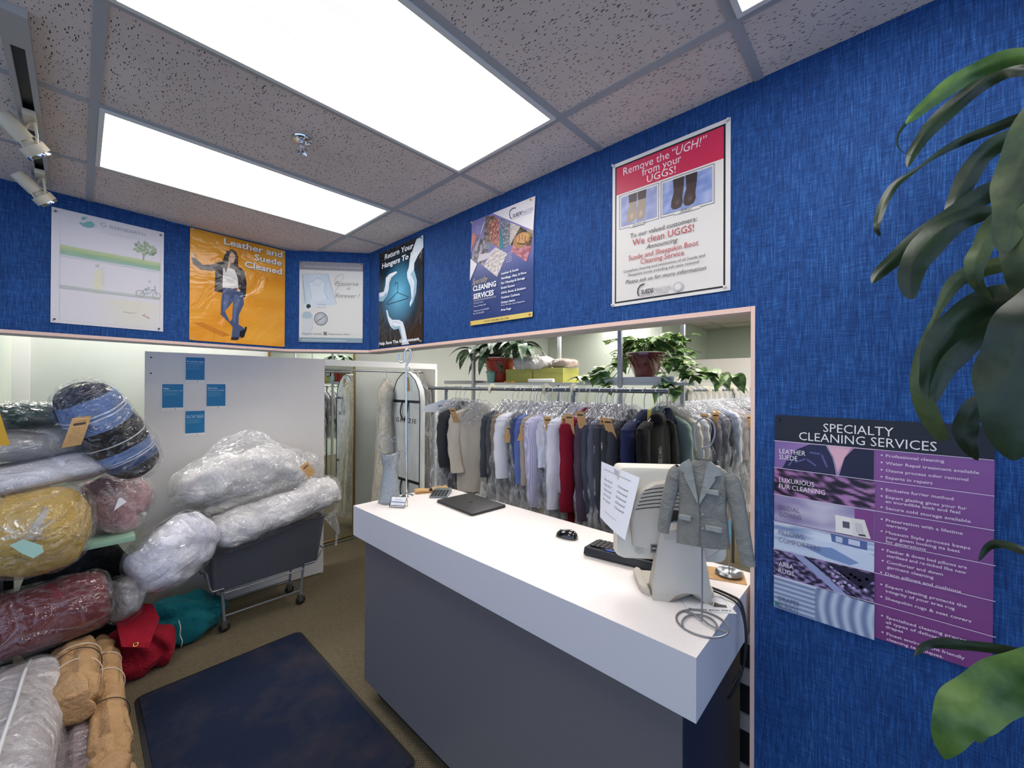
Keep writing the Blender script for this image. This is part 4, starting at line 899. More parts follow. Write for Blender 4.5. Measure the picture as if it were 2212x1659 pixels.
g.ob('speaker_holes', M_SLOT, t, False)
# stand column
def col(z, y, w, d):
    pts = []; n = 8
    for i in range(n+1): x = -w/2+w*i/n; pts.append((x, y+.010*((2*x/w)**2), z))
    pts += [(w/2*.98, y+d, z), (-w/2*.98, y+d, z)]
    return pts
g = G(); L_ = [(0.0, .000, .186, .09), (.006, -.001, .186, .09), (.05, .004, .178, .075), (.10, .012, .166, .055), (.15, .020, .150, .042), (.19, .028, .135, .034), (.215, .036, .122, .024)]
R = [col(z+(.0 if z else 0), y, w, d) for z, y, w, d in L_]
# arch cut at the foot
for ring, lift in ((R[0], 1.0), (R[1], .85)):
    for i in range(9):
        x = ring[i][0]; k = max(0, 1-((x-.015)/.052)**2)**.5 if abs(x-.015) < .052 else 0; ring[i] = (x, ring[i][1], ring[i][2]+.034*k*lift)
g.rings(R).ob('stand_column', M_BEIGE, t)
g = G(); pts = [(-.125, .075), (-.118, .05), (-.097, .03), (-.097, .20), (-.11, .21), (-.125, .18)]; g.prism(pts, .0, .022); pts = [(.097, .03), (.112, .05), (.12, .08), (.115, .18), (.097, .20)]; g.prism(pts, .0, .018); g.box((-.0965, .095, .0), (.0965, .20, .014)); g.bevel(.004).ob('stand_foot', M_BEIGE, t)
G().cyl((-.018, .03, .20), (-.018, .075, .22), .035, 16).ob('tilt_hinge', M_BEIGE, t)
# cable
t = thing('power_cable', 'black cables dropping over the right end of the counter by the monitor', 'cable', (1.45, .45, CZ))
g = G(); g.tube(spline([(1.47, .60, 1.106), (1.50, .50, 1.106), (1.49, .40, 1.106), (1.475, .36, 1.095), (1.468, .345, 1.02), (1.460, .345, .94), (1.44, .36, .86), (1.43, .385, .80)], 8), .0042, 8)
g.tube(spline([(1.44, .60, 1.112), (1.47, .50, 1.112), (1.465, .40, 1.108), (1.45, .355, 1.09), (1.445, .338, 1.0), (1.44, .345, .92), (1.42, .37, .86)], 8), .003, 8); g.ob('cords', M_BLACK, t, world=True)
# notice taped to the monitor
c4 = [pd(1296, 1116, 1.470), pd(1350, 1167, 1.345), pd(1382, 1032, 1.350), pd(1299, 997, 1.475)]
t = thing('closed_notice', 'white paper notice listing closed days taped to the monitor', 'notice', c4[0])
def bil(u, v, k): 
    p = (c4[0]*(1-u)+c4[1]*u)*(1-v)+(c4[3]*(1-u)+c4[2]*u)*v; n_ = (c4[1]-c4[0]).cross(c4[3]-c4[0]).normalized()
    return p + n_*(k + .006*math.sin(PI*u)*(1-v)) - c4[0]
g = G(); g.rings([[bil(i/12, 0, 0), bil(i/12, .34, 0), bil(i/12, .67, 0), bil(i/12, 1, 0), bil(i/12, 1, -.0006), bil(i/12, 0, -.0006)] for i in range(13)]).ob('sheet', mat('white_copy_paper', (232, 232, 236), .6), t)
a = Art(1, 1); K = (70, 70, 74)
a.text('Grazie Cleaners will be closed on the following days', .10, .885, .03, K, width=.72, bold=.01)
for k, d_ in enumerate(('Mon Oct 6', 'Tue Oct 7', 'Wed Oct 8', 'Thu Oct 9', 'Fri  Oct 10')): a.text(d_, .12, .705-k*.088, .07, K, width=.24 if k != 4 else .24).text('Closed', .52, .705-k*.088, .07, K, width=.28)
a.text('Sorry for the inconvenience', .22, .175, .03, K, width=.42, bold=.01)
for v in a.b.verts: v.co = bil(v.co.x, v.co.y, .0008)
a.ob('printing', t)
G().extr([(0, 0), (.02, 0), (.02, .018), (0, .018)], tuple(bil(.38, .90, .0012)), tuple((c4[1]-c4[0]).normalized()), tuple((c4[3]-c4[0]).normalized()), (0, 0, .001), .3).ob('tape', plastic('tape', .35, .15, 20), t)
# miniature jacket on a wire stand
M_JACK = fabric('silver_grey_mesh_cloth', (126, 127, 122), .6, .3, 14, (1, 1, 1), fine=260); M_JACL = fabric('pale_grey_mesh_trim', (146, 150, 147), .6, .2, 14, (1, 1, 1), fine=260)
t = thing('mini_jacket', 'silver mesh miniature blazer on a wire stand at the counter end', 'ornament', (1.262, .412, CZ), (0, 0, -PI/2))
g = G(); g.tube([(.07*math.cos(2*PI*k/40), .07*math.sin(2*PI*k/40), .003) for k in range(40)], .0030, 8, close=True)
g.tube([(.045*math.cos(2*PI*k/40)+.0, .060*math.sin(2*PI*k/40)-.02, .006+.004*math.cos(k)*0) for k in range(26)], .0028, 8)
g.tube(spline([(.068, .0, .004), (.03, -.01, .010), (.002, 0, .014), (-.03, .02, .010), (-.06, .03, .004)], 5), .0030, 8); g.ob('ring_base', M_WIRE, t)
g = G(); g.tube(spline([(0, 0, .008), (0, 0, .2), (-.002, 0, .40), (-.001, 0, .505), (.003, 0, .520), (.022, 0, .528), (.034, 0, .560), (.030, 0, .592), (.008, 0, .607), (-.014, 0, .596), (-.022, 0, .566), (-.020, 0, .530), (-.017, 0, .51)], 6), .0026, 8)
g.tube([(-.055, .004, .440), (0, .004, .470), (.055, .004, .440), (.055, .004, .43), (-.055, .004, .43), (-.055, .004, .44)], .0014, 6); g.ob('stem', M_WIRE, t)
def jb(z, w, d, skew=0, n=40, fold=.0):
    return [(w/2*math.copysign(abs(math.cos(2*PI*k/n))**.8, math.cos(2*PI*k/n)), d/2*math.sin(2*PI*k/n)+fold*math.sin(k*1.9), z+skew*math.cos(2*PI*k/n)) for k in range(n)]
g = G(); R = [jb(.232, .150, .040, .010, fold=.002), jb(.27, .146, .046), jb(.31, .138, .046), jb(.35, .132, .044), jb(.39, .138, .044), jb(.43, .148, .042), jb(.455, .142, .036), jb(.466, .110, .030), jb(.474, .060, .030), jb(.484, .046, .028)]
g.rings(R, cap=False); g.disp(lambda p: p+Vector((0, .002*nz(p, 40), .006*abs(p.x)/.07*0))); g.ob('jacket_body', M_JACK, t)
for s_, zb in ((-1, .245), (1, .212)):
    g = G(); P_ = spline([(s_*.066, 0, .452), (s_*.082, 0, .42), (s_*.100, -.006, .34), (s_*.118 if s_ > 0 else -.110, -.012, zb+.03), (s_*(.125 if s_ > 0 else .112), -.014, zb)], 5)
    g.tube(P_, [(.6+.4*min(1, i/4))*(.025-.008*i/(len(P_)-1)) for i in range(len(P_))], 14, cap=False); g.disp(lambda p: Vector((p.x, p.y*.75, p.z))); g.ob('sleeve', M_JACK, t)
g = G()
for s_ in (-1, 1):
    pts = [(s_*.030, .486), (s_*.052, .470), (s_*.060, .452), (s_*.042, .444), (s_*.044, .436), (s_*.003, .360), (s_*.001, .368), (s_*.014, .43), (s_*.022, .476)]
    g.rings([[(x, -.019-.006*(1-abs(x)/.07), z) for x, z in pts], [(x, -.0260-.006*(1-abs(x)/.07), z) for x, z in pts]])
g.ob('lapels', M_JACL, t, angle=30)
g = G()
for x, z, w_ in ((-.040, .310, .036), (.040, .296, .044), (.036, .400, .034)): g.box((x-w_/2, -.0300, z-.007), (x+w_/2, -.018, z+.007))
g.bevel(.001, 1).ob('pocket_flaps', M_JACL, t, False)
for z in (.330, .290): G().lathe([(.0, .0), (.0045, .001), (.005, .003), (.003, .0042), (.0, .004)], (.010, -.0255, z), 12, Matrix.Rotation(PI/2, 3, 'X')).ob('button', M_WIRE, t)
G().tube([(.0, -.0238, .36), (.002, -.0245, .30), (.0, -.0235, .235)], .0012, 6).ob('front_seam', mat('seam_dark', (96, 98, 98), .7), t)
# second chrome stand, tags and pin notice
t = thing('ring_stand', 'small chrome ring stand on kraft tags behind the mini blazer', 'stand', (1.655, .445, CZ+.003))
G().lathe([(.001, .001), (.042, .001), (.046, .008), (.040, .016), (.030, .012), (.022, .006), (.001, .006)]).ob('base', M_STEEL, t)
G().tube(spline([(0, 0, .006), (0, 0, .1), (0, .003, .2), (.0, .0, .26)], 4), .0018, 6).ob('stem', M_WIRE, t)
G().box((-.001, -.006, .12), (.001, .006, .20)).ob('tag', mat('sky_blue_tag', (90, 170, 210), .4), t, False)
t = thing('kraft_tag', 'brown printed kraft tag sheet under the chrome ring stand', 'tag', (1.640, .475, CZ), (0, 0, math.radians(20)))
G().box((-.055, -.085, .0003), (.055, .075, .0024)).ob('sheet', M_KRAFT, t, False)
a = Art(.11, .16); a.text('CLEANERS', .2, .42, .014, (70, 50, 30), bold=.02, width=.6)
for k in range(5): a.line([(.12, .34-.055*k), (.85, .34-.055*k)], .001, (110, 80, 50))
a.ob('printing', t, loc=(-.055, -.085, .0026))
t = thing('pin_notice', 'white keypad notice about guarding your PIN at the counter corner', 'sign', (1.385, .442, CZ), (0, 0, math.radians(-52)))
G().box((-.075, -.050, .0003), (.075, .050, .0014)).ob('sheet', mat('white_card_stock', (236, 236, 236), .5), t, False)
a = Art(.15, .10); a.text('Protect your PIN', .08, .10, .015, (30, 30, 30), bold=.03, width=.84).poly([(.62, .32), (.72, .62), (.80, .50), (.92, .46), (.90, .30)], (40, 38, 36)).poly([(.55, .5), (.66, .72), (.70, .62), (.62, .36)], (150, 146, 120)).frame(.03, .04, .97, .96, .0008, (120, 120, 120))
a.ob('printing', t, loc=(-.075, -.05, .0016))
# ---------------------------------------------------------------- laundry cart
t = thing('laundry_cart', 'grey plastic tub cart on a silver wheeled frame loaded with comforters', 'cart', (1.0, 3.70, 0))
def tubring(z, x0, x1, y0, y1, r):
    pts = []
    for sx_, sy_, a0 in ((x1, y1, 0), (x0, y1, PI/2), (x0, y0, PI), (x1, y0, 1.5*PI)):
        cxx = sx_-r if sx_ == x1 else sx_+r; cyy = sy_-r if sy_ == y1 else sy_+r
        pts += [(cxx+r*math.cos(a0+PI/2*k/5), cyy+r*math.sin(a0+PI/2*k/5), z) for k in range(6)]
    return pts
M_TUB = mat('grey_tub_plastic', (92, 94, 102), .5)
g = G(); g.rings([tubring(.315, .68, 1.37, 3.52, 3.88, .03), tubring(.325, .665, 1.385, 3.51, 3.89, .04), tubring(.69, .62, 1.43, 3.47, 3.93, .05), tubring(.705, .605, 1.445, 3.455, 3.945, .05), tubring(.705, .635, 1.415, 3.485, 3.915, .05), tubring(.50, .655, 1.395, 3.50, 3.90, .04)]).ob('tub', M_TUB, t, world=True)
g = G(); LX = (.735, 1.255); LY = (3.545, 3.80)
for x in LX:
    for y in LY: g.tube([(x, y, .085), (x+(.02 if x > 1 else -.015), y, .30)], .010, 8)
for y in LY: g.tube([(LX[0], y, .115), (LX[1], y, .115)], .0065, 8)
for x in LX: g.tube([(x, LY[0], .115), (x, LY[1], .115)], .0065, 8)
for y, s_ in ((3.50, -1), (3.90, 1)):
    g.tube([(.62, y, .47), (.64, y, .36), (.655, y, .335), (.72, y, .335), (.725, y, .30), (1.26, y, .30), (1.27, y, .335), (1.36, y, .335), (1.375, y, .36), (1.40, y, .41), (1.43, y, .415)], .006, 8)
g.tube([(.62, 3.50, .47), (.62, 3.90, .47)], .006, 8); g.tube([(1.43, 3.5, .415), (1.43, 3.9, .415)], .006, 8)
g.ob('wire_frame', M_WIRE, t, world=True)
for x in LX:
    for y in LY:
        g = G(); g.box((x-.018, y-.014, .078), (x+.018, y+.014, .086)); g.prism([(x-.016, y-.017), (x+.016, y-.017), (x+.016, y-.014), (x-.016, y-.014)], .03, .08); g.prism([(x-.016, y+.014), (x+.016, y+.014), (x+.016, y+.017), (x-.016, y+.017)], .03, .08)
        w_ = g.ob('caster', M_STEEL, t, False, world=True)
        g = G(); g.lathe([(.004, -.011), (.030, -.011), (.036, -.006), (.036, .006), (.030, .011), (.004, .011)], (x, y, .0365), 24, Matrix.Rotation(PI/2, 3, 'X')); g.ob('wheel', M_BLACK, w_, world=True)
# ---------------------------------------------------------------- folding table for the pile
t = thing('pile_table', 'pale green table edge carrying the heap of bagged bedding', 'table', (-.04, 3.6, 0))
G().box((-.32, 3.27, .872), (.235, 3.92, .905)).bevel(.004).ob('table_top', mat('mint_green_edge', (146, 182, 158), .5), t, world=True)
for x, y in ((-.28, 3.35), (-.05, 3.50), (-.28, 3.86), (-.05, 3.86)): G().box((x-.02, y-.02, 0), (x+.02, y+.02, .871)).ob('leg', M_BLACK, t, False, world=True)
# ---------------------------------------------------------------- bedding in plastic
def bag(name, label, cat, body, cloth, wrap=None, grow=.004, wm=None, group=None, extra=None, tagpos=None, base=None, part='bedding'):
    """body: dict of bolster arguments; wrap: True adds a crinkled polythene skin"""
    A, B = Vector(body['A']), Vector(body['B']); base = Vector(base) if base else (A+B)/2
    t = thing(name, label, cat, base, group=group)
    bolster(**body).ob(part, cloth, t, world=True, angle=60)
    if wrap:
        d = dict(body); grow = min(grow, .006); d['grow'] = body.get('grow', 0)+grow+body.get('amp', .02)*.22+body.get('ridge', 0)*.1; d['amp'] = .012; d['sc'] = 14; d['seed'] = body.get('seed', 0)+40; d['nu'], d['nv'] = 60, 60; d['ridge'] = 0
        ax = (B-A).normalized(); d['A'], d['B'] = A-ax*(grow+.012), B+ax*(grow+.012)
        bolster(**d).ob('plastic_wrap', wm or M_POLYC, t, world=True, angle=30)
    return t
def paper_tag(t, c, u, v, w, h, label_=None):
    """kraft tag centred at c, spanned by u and v"""
    u, v = Vector(u).normalized(), Vector(v).normalized(); n_ = u.cross(v)
    g = G(); R = []
    for i in range(9):
        k = i/8; b = .010*math.sin(k*PI); R.append([c-u*w/2+v*(k-.5)*h+n_*b, c+u*w/2+v*(k-.5)*h+n_*b, c+u*w/2+v*(k-.5)*h+n_*(b-.0008), c-u*w/2+v*(k-.5)*h+n_*(b-.0008)])
    o = g.rings(R).ob('paper_tag', M_KRAFT, t, world=True)
    a = Art(w, h)
    a.rect(.18, .72, .82, .80, (60, 42, 28)).text('CLEANERS', .2, .84, .012, (90, 64, 40), width=.6)
    for k in range(6): a.line([(.15, .62-.08*k), (.85-.1*(k % 3), .62-.08*k)], .0009, (120, 88, 56))
    for v_ in a.b.verts: k = v_.co.y/h; v_.co = c-u*w/2+u*v_.co.x+v*(k-.5)*h+n_*(.010*math.sin(k*PI)+.0012+v_.co.z)
    p = a.ob('tag_print', o); p.matrix_parent_inverse = pm(o).inverted(); return o
F_WHITE = fabric('white_quilt', (226, 222, 220), .8, .7, 7, (1, 1, 1)); F_CREAMQ = fabric('cream_quilt', (220, 214, 202), .8, .7, 7, (1, 1, 1))
F_STRIPE = fabric('white_stripe_ticking', (222, 222, 232), .7, .4, 6, (1, 1, 1)); F_YEL = fabric('butter_yellow_quilt', (206, 172, 92), .75, .9, 6, (1, 1, 1)); F_PINK = fabric('dusty_pink_quilt', (196, 154, 158), .75, 1.0, 9, (1, 1, 1))
F_BURG = fabric('burgundy_cushion', (112, 50, 54), .55, .5, 7, (1, 1, 1)); F_RED = fabric('crimson_laundry_canvas', (150, 16, 38), .85, .9, 6, (1, 1, 1)); F_TEAL = fabric('teal_laundry_canvas', (6, 96, 104), .85, .9, 6, (1, 1, 1))
F_DGREEN = fabric('dark_green_cloth', (34, 66, 62), .8, .8, 8, (1, 1, 1)); F_GREY = fabric('grey_bedding', (168, 166, 164), .8, .8, 7, (1, 1, 1)); F_PURP = fabric('mauve_roll_cloth', (150, 134, 138), .8, .7, 8, (1, 1, 1)); F_BLK = fabric('black_filler_cloth', (24, 24, 26), .5, .8, 8, (1, 1, 1))
# on the cart
bag('comforter_bag', 'rolled white comforter in clear plastic along the front of the cart', 'bag', dict(A=(.655, 3.46, .735), B=(1.515, 3.50, .915), ru=.135, rw=.15, p=5, q=2.3, amp=.035, sc=6, seed=1, ridge=.02, rsc=6), F_WHITE, True, .012)
bag('comforter_bag', 'second rolled cream comforter in clear plastic behind the front roll on the cart', 'bag', dict(A=(.62, 3.70, .865), B=(1.40, 3.74, .99), ru=.085, rw=.13, p=4, q=2.2, amp=.03, sc=6, seed=3, ridge=.015, rsc=6), F_CREAMQ, True, .012)
t = bag('duvet_bag', 'big loose clear plastic bag of white duvets heaped on top of the cart load', 'bag', dict(A=(.47, 3.66, 1.04), B=(1.36, 3.74, 1.10), ru=.17, rw=.20, p=2.4, q=2.1, amp=.07, sc=4, seed=6, ridge=.03, rsc=5, bend=.05), F_WHITE, False)
g = bolster((.42, 3.64, 1.06), (1.50, 3.72, 1.10), .20, .21, p=2.2, q=2.0, amp=.06, sc=4, seed=7, nu=90, nv=90)
g.disp(lambda p: Vector((p.x, p.y, p.z + (.16*math.exp(-((p.x-.86)/.20)**2) if p.z > 1.12 else 0) + .03*nz(p, 11, 2)))); g.ob('plastic_wrap', M_POLYW, t, world=True, angle=25)
paper_tag(t, py_(665, 1015, 3.48), (.8, 0, .6), (-.5, .1, .75), .07, .12)
t = bag('pillow_bag', 'striped white pillow stuffed in a knotted clear bag leaning off the cart', 'bag', dict(A=py_(292, 1262, 3.34), B=py_(452, 1128, 3.50), ru=.19, rw=.17, up=(-.5, 0, .8), p=2.8, q=2.2, amp=.03, sc=5, seed=11, ridge=.02, rsc=5), F_STRIPE, True, .012)
g = G(); g.rings([[Vector(p)+Vector((.0, .0, 0))+q for q in (Vector((-w_, 0, 0)), Vector((0, -w_*.5, 0)), Vector((w_, 0, .01)), Vector((0, w_*.5, 0)))] for p, w_ in ((py_(318, 1262, 3.30), .03), (py_(312, 1275, 3.28), .016), (py_(305, 1295, 3.28), .018), (py_(297, 1320, 3.28), .014))]); g.ob('bag_tail', M_POLYW, t, world=True)
g = G(); tl = [py_(x, y, 3.46) for x, y in ((712, 1112), (724, 1135), (729, 1148), (728, 1160), (725, 1178))]
t = bpy.data.objects['comforter_bag']; g.tube(spline(tl, 5), [.05*math.exp(-i*.16)+.006 for i in range(len(spline(tl, 5)))], 12); g.disp(lambda p: p+Vector((.008*nz(p, 40), .008*nz(p, 45, 2), .004*nz(p, 50, 3)))); g.ob('bag_tail', M_POLYW, t, world=True)
paper_tag(t, py_(690, 1064, 3.52), (1, 0, .1), (0, 1, .25), .13, .05)
# heap on the table
t = bag('quilt_bag', 'butter yellow quilt rolled in a knotted clear bag on the table edge', 'bag', dict(A=(-.34, 3.20, 1.07), B=(.045, 3.13, 1.06), ru=.215, rw=.22, p=3.0, q=2.1, amp=.03, sc=4, seed=21, ridge=.02, rsc=4), F_YEL, True, .010)
def knot(t, px, py, yy, s_, seed):
    c = py_(px, py, yy); g = G()
    for k in range(11):
        an = 2*PI*k/11+seed; L_ = s_*(.6+.5*abs(math.sin(k*2.3+seed))); d = Vector((math.cos(an), .12, math.sin(an))); e_ = Vector((-math.sin(an), 0, math.cos(an)))*.22*L_
        g.rings([[c+Vector((0, -.03, 0)), c+d*L_*.6-e_*.6+Vector((0, -.01, 0)), c+d*L_-e_*.4], [c+Vector((0, -.031, .001)), c+d*L_*.6+e_*.6+Vector((0, -.016, 0)), c+d*L_+e_*.4]], close=False, cap=False)
    g.ob('knot', M_POLYW, t, world=True, angle=20)
def slip(t, pts, yy, m, name='paper_slip'):
    P_ = [py_(x, y, yy) for x, y in pts]; G().rings([P_, [p+Vector((0, .0012, 0)) for p in P_]]).ob(name, m, t, False, world=True)
knot(t, 62, 1150, 2.905, .085, 1); slip(t, [(20, 1178), (50, 1165), (90, 1178), (95, 1192), (72, 1206), (48, 1196)], 2.885, mat('mint_paper', (168, 206, 190), .6)); slip(t, [(55, 1160), (92, 1092), (108, 1098), (84, 1168)], 2.895, M_POLYW, 'bag_tail')
t = bag('quilt_bag', 'dusty pink quilt in a tied clear bag at the right end of the table', 'bag', dict(A=(.07, 3.36, 1.06), B=(.20, 3.68, 1.05), ru=.18, rw=.18, p=3.4, q=2.7, amp=.03, sc=6, seed=23, ridge=.045, rsc=6), F_PINK, True, .010)
knot(t, 250, 1072, 3.205, .07, 2); slip(t, [(246, 1104), (256, 1076), (262, 1075), (274, 1084), (262, 1092)], 3.19, mat('white_card_stock', (236, 236, 236), .5))
bag('duvet_bag', 'flat white duvet in clear plastic lying across the yellow and pink quilts', 'bag', dict(A=(-.55, 3.20, 1.28), B=(.17, 3.40, 1.36), ru=.075, rw=.20, p=4, q=2.4, amp=.02, sc=5, seed=25), F_STRIPE, True, .012)
bag('duvet_bag', 'greyish white bedding in loose clear plastic under the dark green bundle', 'bag', dict(A=(-.55, 3.30, 1.46), B=(.08, 3.42, 1.50), ru=.085, rw=.18, p=3.5, q=2.3, amp=.03, sc=6, seed=27, ridge=.02), F_GREY, True, .016, M_POLYW)
bag('clothes_bag', 'dark green clothes in clear plastic at the top left of the heap', 'bag', dict(A=(-.42, 3.34, 1.62), B=(-.03, 3.40, 1.625), ru=.065, rw=.14, p=3, q=2.3, amp=.03, sc=7, seed=29, ridge=.02), F_DGREEN, True, .012)
# plaid comforter
s = N('blue_plaid_fleece'); s.b.inputs['Roughness'].default_value = .8
tc = s.n('ShaderNodeTexCoord'); mp = s.n('ShaderNodeMapping'); s.l(tc.outputs['Object'], mp.inputs[0])
sx = s.n('ShaderNodeSeparateXYZ'); 
axd = (Vector(py_(308, 1022, 3.32))-Vector(py_(158, 832, 3.20))).normalized()
dp = s.n('ShaderNodeVectorMath', operation='DOT_PRODUCT'); s.l(tc.outputs['Object'], dp.inputs[0]); dp.inputs[1].default_value = axd
PC = (Vector(py_(190, 868, 3.22))+Vector(py_(285, 988, 3.30)))/2
f = s.math('ADD', s.math('MULTIPLY', s.math('SUBTRACT', dp.outputs['Value'], PC.dot(axd)), 1.75), .50)
BL, DB, NV, WH, BKK = rgba((100, 128, 178)), rgba((66, 92, 140)), rgba((26, 34, 58)), rgba((222, 224, 228)), rgba((26, 24, 28))
s.l(s.ramp(f, [(0, NV), (.10, BL), (.24, WH), (.252, BL), (.275, WH), (.287, BL), (.40, BKK), (.56, WH), (.572, BKK), (.66, BL), (.74, WH), (.75, BL), (.765, WH), (.775, DB), (.86, BKK)], 'CONSTANT'), s.b.inputs['Base Color'])
s.l(s.bump(s.noise(s.coord(), 9, 4), .5, .03), s.b.inputs['Normal'])
t = bag('comforter_bag', 'blue and black plaid comforter in clear plastic on top of the heap', 'bag', dict(A=py_(158, 832, 3.20), B=py_(308, 1022, 3.32), ru=.142, rw=.155, up=(.7, 0, .7), p=3.2, q=2.3, amp=.02, sc=5, seed=31, ridge=.015, rsc=6), s.m, True, .006)
paper_tag(t, py_(166, 932, 3.08), (1, 0, .15), (.25, 0, 1), .07, .155)
t = thing('yellow_card', 'yellow card sliver at the left edge of the photo beside the heap', 'card', py_(2, 925, 3.02)); g = G(); p4 = [py_(x, y, 3.02) for x, y in ((-30, 880), (-2, 886), (22, 962), (-30, 964))]
g.rings([p4, [p+Vector((0, .002, 0)) for p in p4]]).ob('sheet', mat('mustard_card', (206, 160, 30), .5), t, False, world=True)
# below the table
bag('dark_filler', 'black filler added to darken the space under the table', 'bag', dict(A=(-.25, 3.78, .42), B=(.26, 3.80, .40), ru=.38, rw=.10, p=2.6, q=2.5, amp=.05, sc=5, seed=33, ridge=.02), F_BLK, False)  # black shape added to paint the dark gap below the table top
bag('cushion_bag', 'burgundy cushion in shiny clear plastic on the rolls under the table', 'bag', dict(A=(-.50, 3.24, .56), B=(.125, 3.26, .60), ru=.155, rw=.16, p=5, q=2.4, amp=.02, sc=4, seed=35), F_BURG, True, .012)
bag('clothes_bag', 'grey clothes in a clear bag at the right end of the burgundy cushion', 'bag', dict(A=(.12, 3.35, .51), B=(.245, 3.42, .50), ru=.13, rw=.13, p=2.2, q=2.1, amp=.03, sc=7, seed=37), F_GREY, True, .012)
t = bag('duvet_bag', 'long pale duvet in milky plastic with a white seam at bottom left of the photo', 'bag', dict(A=(-.24, 2.20, .23), B=(-.17, 3.20, .235), ru=.205, rw=.165, p=6, q=2.8, amp=.02, sc=5, seed=39), fabric('mauve_white_sheet', (204, 196, 196), .8, .6, 6, (1, .5, 1)), True, .014, M_POLYW)
G().tube(spline([(-.155, 3.15, .415), (-.165, 2.95, .450), (-.175, 2.7, .452), (-.19, 2.45, .448), (-.20, 2.25, .43)], 6), .006, 6).ob('seam', mat('white_seam_tape', (232, 230, 228), .5), t, world=True)
def kraft_roll(label, A, B, r, seed, m=None, strings=(), group=None, name='kraft_parcel'):
    t = thing(name, label, 'parcel', (Vector(A)+Vector(B))/2, group=group); A, B = Vector(A), Vector(B)
    g = bolster(A, B, r, r, p=9, q=2.2, amp=.022, sc=8, seed=seed, ridge=.028, rsc=8, nu=90, nv=70); g.ob('wrapping', m or M_KP, t, world=True, angle=22)
    ax = (B-A).normalized()
    for k, (f_, col_) in enumerate(strings):
        C = A.lerp(B, f_); w_ = ax.cross(Vector((0, 0, 1))).normalized(); u_ = w_.cross(ax); tl = .25*(-1)**k
        G().tube([C+(u_*math.cos(q)+w_*math.sin(q))*(r+.004)+ax*tl*r*math.cos(q) for q in [2*PI*i/30 for i in range(30)]], .0022, 6, close=True).ob('string', mat('string_'+str(col_), col_, .7), t, world=True)
    return t
M_KP = mat('crumpled_kraft_paper', (184, 146, 102), .85, var=.14, vscale=7, bump=1.0, bscale=9, bdist=.05)
WS, KS = (226, 216, 200), (40, 34, 30)
t = kraft_roll('shorter brown kraft parcel tied with white string, on the left', (-.005, 2.70, .335), (.0, 3.27, .335), .092, 51, strings=((.42, WS), (.78, WS), (.62, KS)))
kraft_roll('long brown kraft parcel tied with string, nearest the floor mat', (.10, 2.15, .17), (.085, 3.42, .25), .085, 53, strings=((.45, KS), (.82, WS), (.66, WS)))
kraft_roll('mauve cloth roll in clear plastic under the shorter kraft parcel', (-.01, 2.10, .155), (.0, 3.2, .145), .088, 55, m=F_PURP, name='cloth_roll')
bolster((-.01, 2.09, .155), (.0, 3.21, .145), .100, .100, p=9, q=2.2, amp=.012, sc=12, seed=57, nu=70, nv=50).ob('plastic_wrap', M_POLYC, bpy.data.objects['cloth_roll'], world=True, angle=25)
# canvas laundry sacks on the floor
def sack(label, A, B, ru, rw, m, seed, extra):
    t = thing('laundry_sack', label, 'sack', (Vector(A)+Vector(B))/2)
    g = bolster(A, B, ru, rw, p=2.6, q=2.5, amp=.05, sc=5, seed=seed, ridge=.04, rsc=4, nu=60, nv=60, taper=-.12); g.disp(lambda p: Vector((p.x, p.y, max(p.z, .004)))); g.ob('sack_body', m, t, world=True, angle=50); extra(t); return t
def redx(t):
    c5 = [py_(x, y, d) for x, y, d in ((250, 1340, 3.36), (262, 1298, 3.46), (330, 1305, 3.44), (345, 1335, 3.36), (322, 1400, 3.24), (262, 1398, 3.24))]
    g = G(); R = []; C_ = sum(c5, Vector())/6
    g.rings([[p for p in c5], [p+Vector((.0, .03, -.01)) for p in c5]]); g.bevel(.006).ob('flap', F_RED, t, world=True)
    n_ = Vector((0, -.8, .6)); g = G(); c_ = py_(293, 1392, 3.228); g.tube(arc(c_, .010, 0, 2*PI*.97, 18, (1, 0, 0), (0, .6, .8)), .003, 8, close=True); g.ob('grommet', mat('brass_grommet', (190, 150, 70), .25, metal=1), t, world=True)
sack('crimson canvas laundry sack with brass grommet on the carpet', (.08, 3.50, .14), (.44, 3.40, .13), .16, .14, F_RED, 61, redx)
def tealx(t):
    g = G(); g.tube(spline([py_(386, 1340, 3.44), py_(390, 1356, 3.42), py_(389, 1372, 3.42), py_(394, 1385, 3.41), py_(391, 1397, 3.42)], 5), .0022, 6); g.ob('drawstring', mat('string_'+str(WS), WS, .7), t, world=True)
sack('teal canvas laundry sack with a drawstring beside the cart wheel', (.24, 3.62, .20), (.78, 3.66, .13), .16, .14, F_TEAL, 65, tealx)
# ---------------------------------------------------------------- clothes rails
R1X, RZ = 2.35, 1.772
def rail(label, A, B, feet):
    t = thing('clothes_rail', label, 'rail', Vector(A)); A, B = Vector(A), Vector(B)
    g = G(); g.cyl(A, B, .0145, 16); ax = (B-A).normalized()
    g.ob('bar', M_ZINC, t, world=True)
    for P_ in (A, B): G().lathe([(.001, -.006), (.0145, -.004), (.0165, 0), (.0145, .004), (.001, .006)], P_, 14, Vector((0, 0, 1)).rotation_difference(ax).to_matrix()).ob('end_cap', M_ZINC, t, world=True)
    for p in feet: G().cyl((p[0], p[1], 0), (p[0], p[1], RZ-.013), .014, 12).ob('post', M_ZINC, t, world=True)
    return t
rail('long grey clothes rail running away from the monitor to the wardrobe post', (R1X, .96, RZ), (R1X, 3.32, RZ), ((R1X, 1.62), (R1X, 3.05)))
rail('second grey clothes rail behind, running off to the right jamb', (2.68, 1.20, RZ), (6.2, 1.20, RZ), ((3.3, 1.2), (4.6, 1.20), (6.1, 1.20)))
GAR = {}
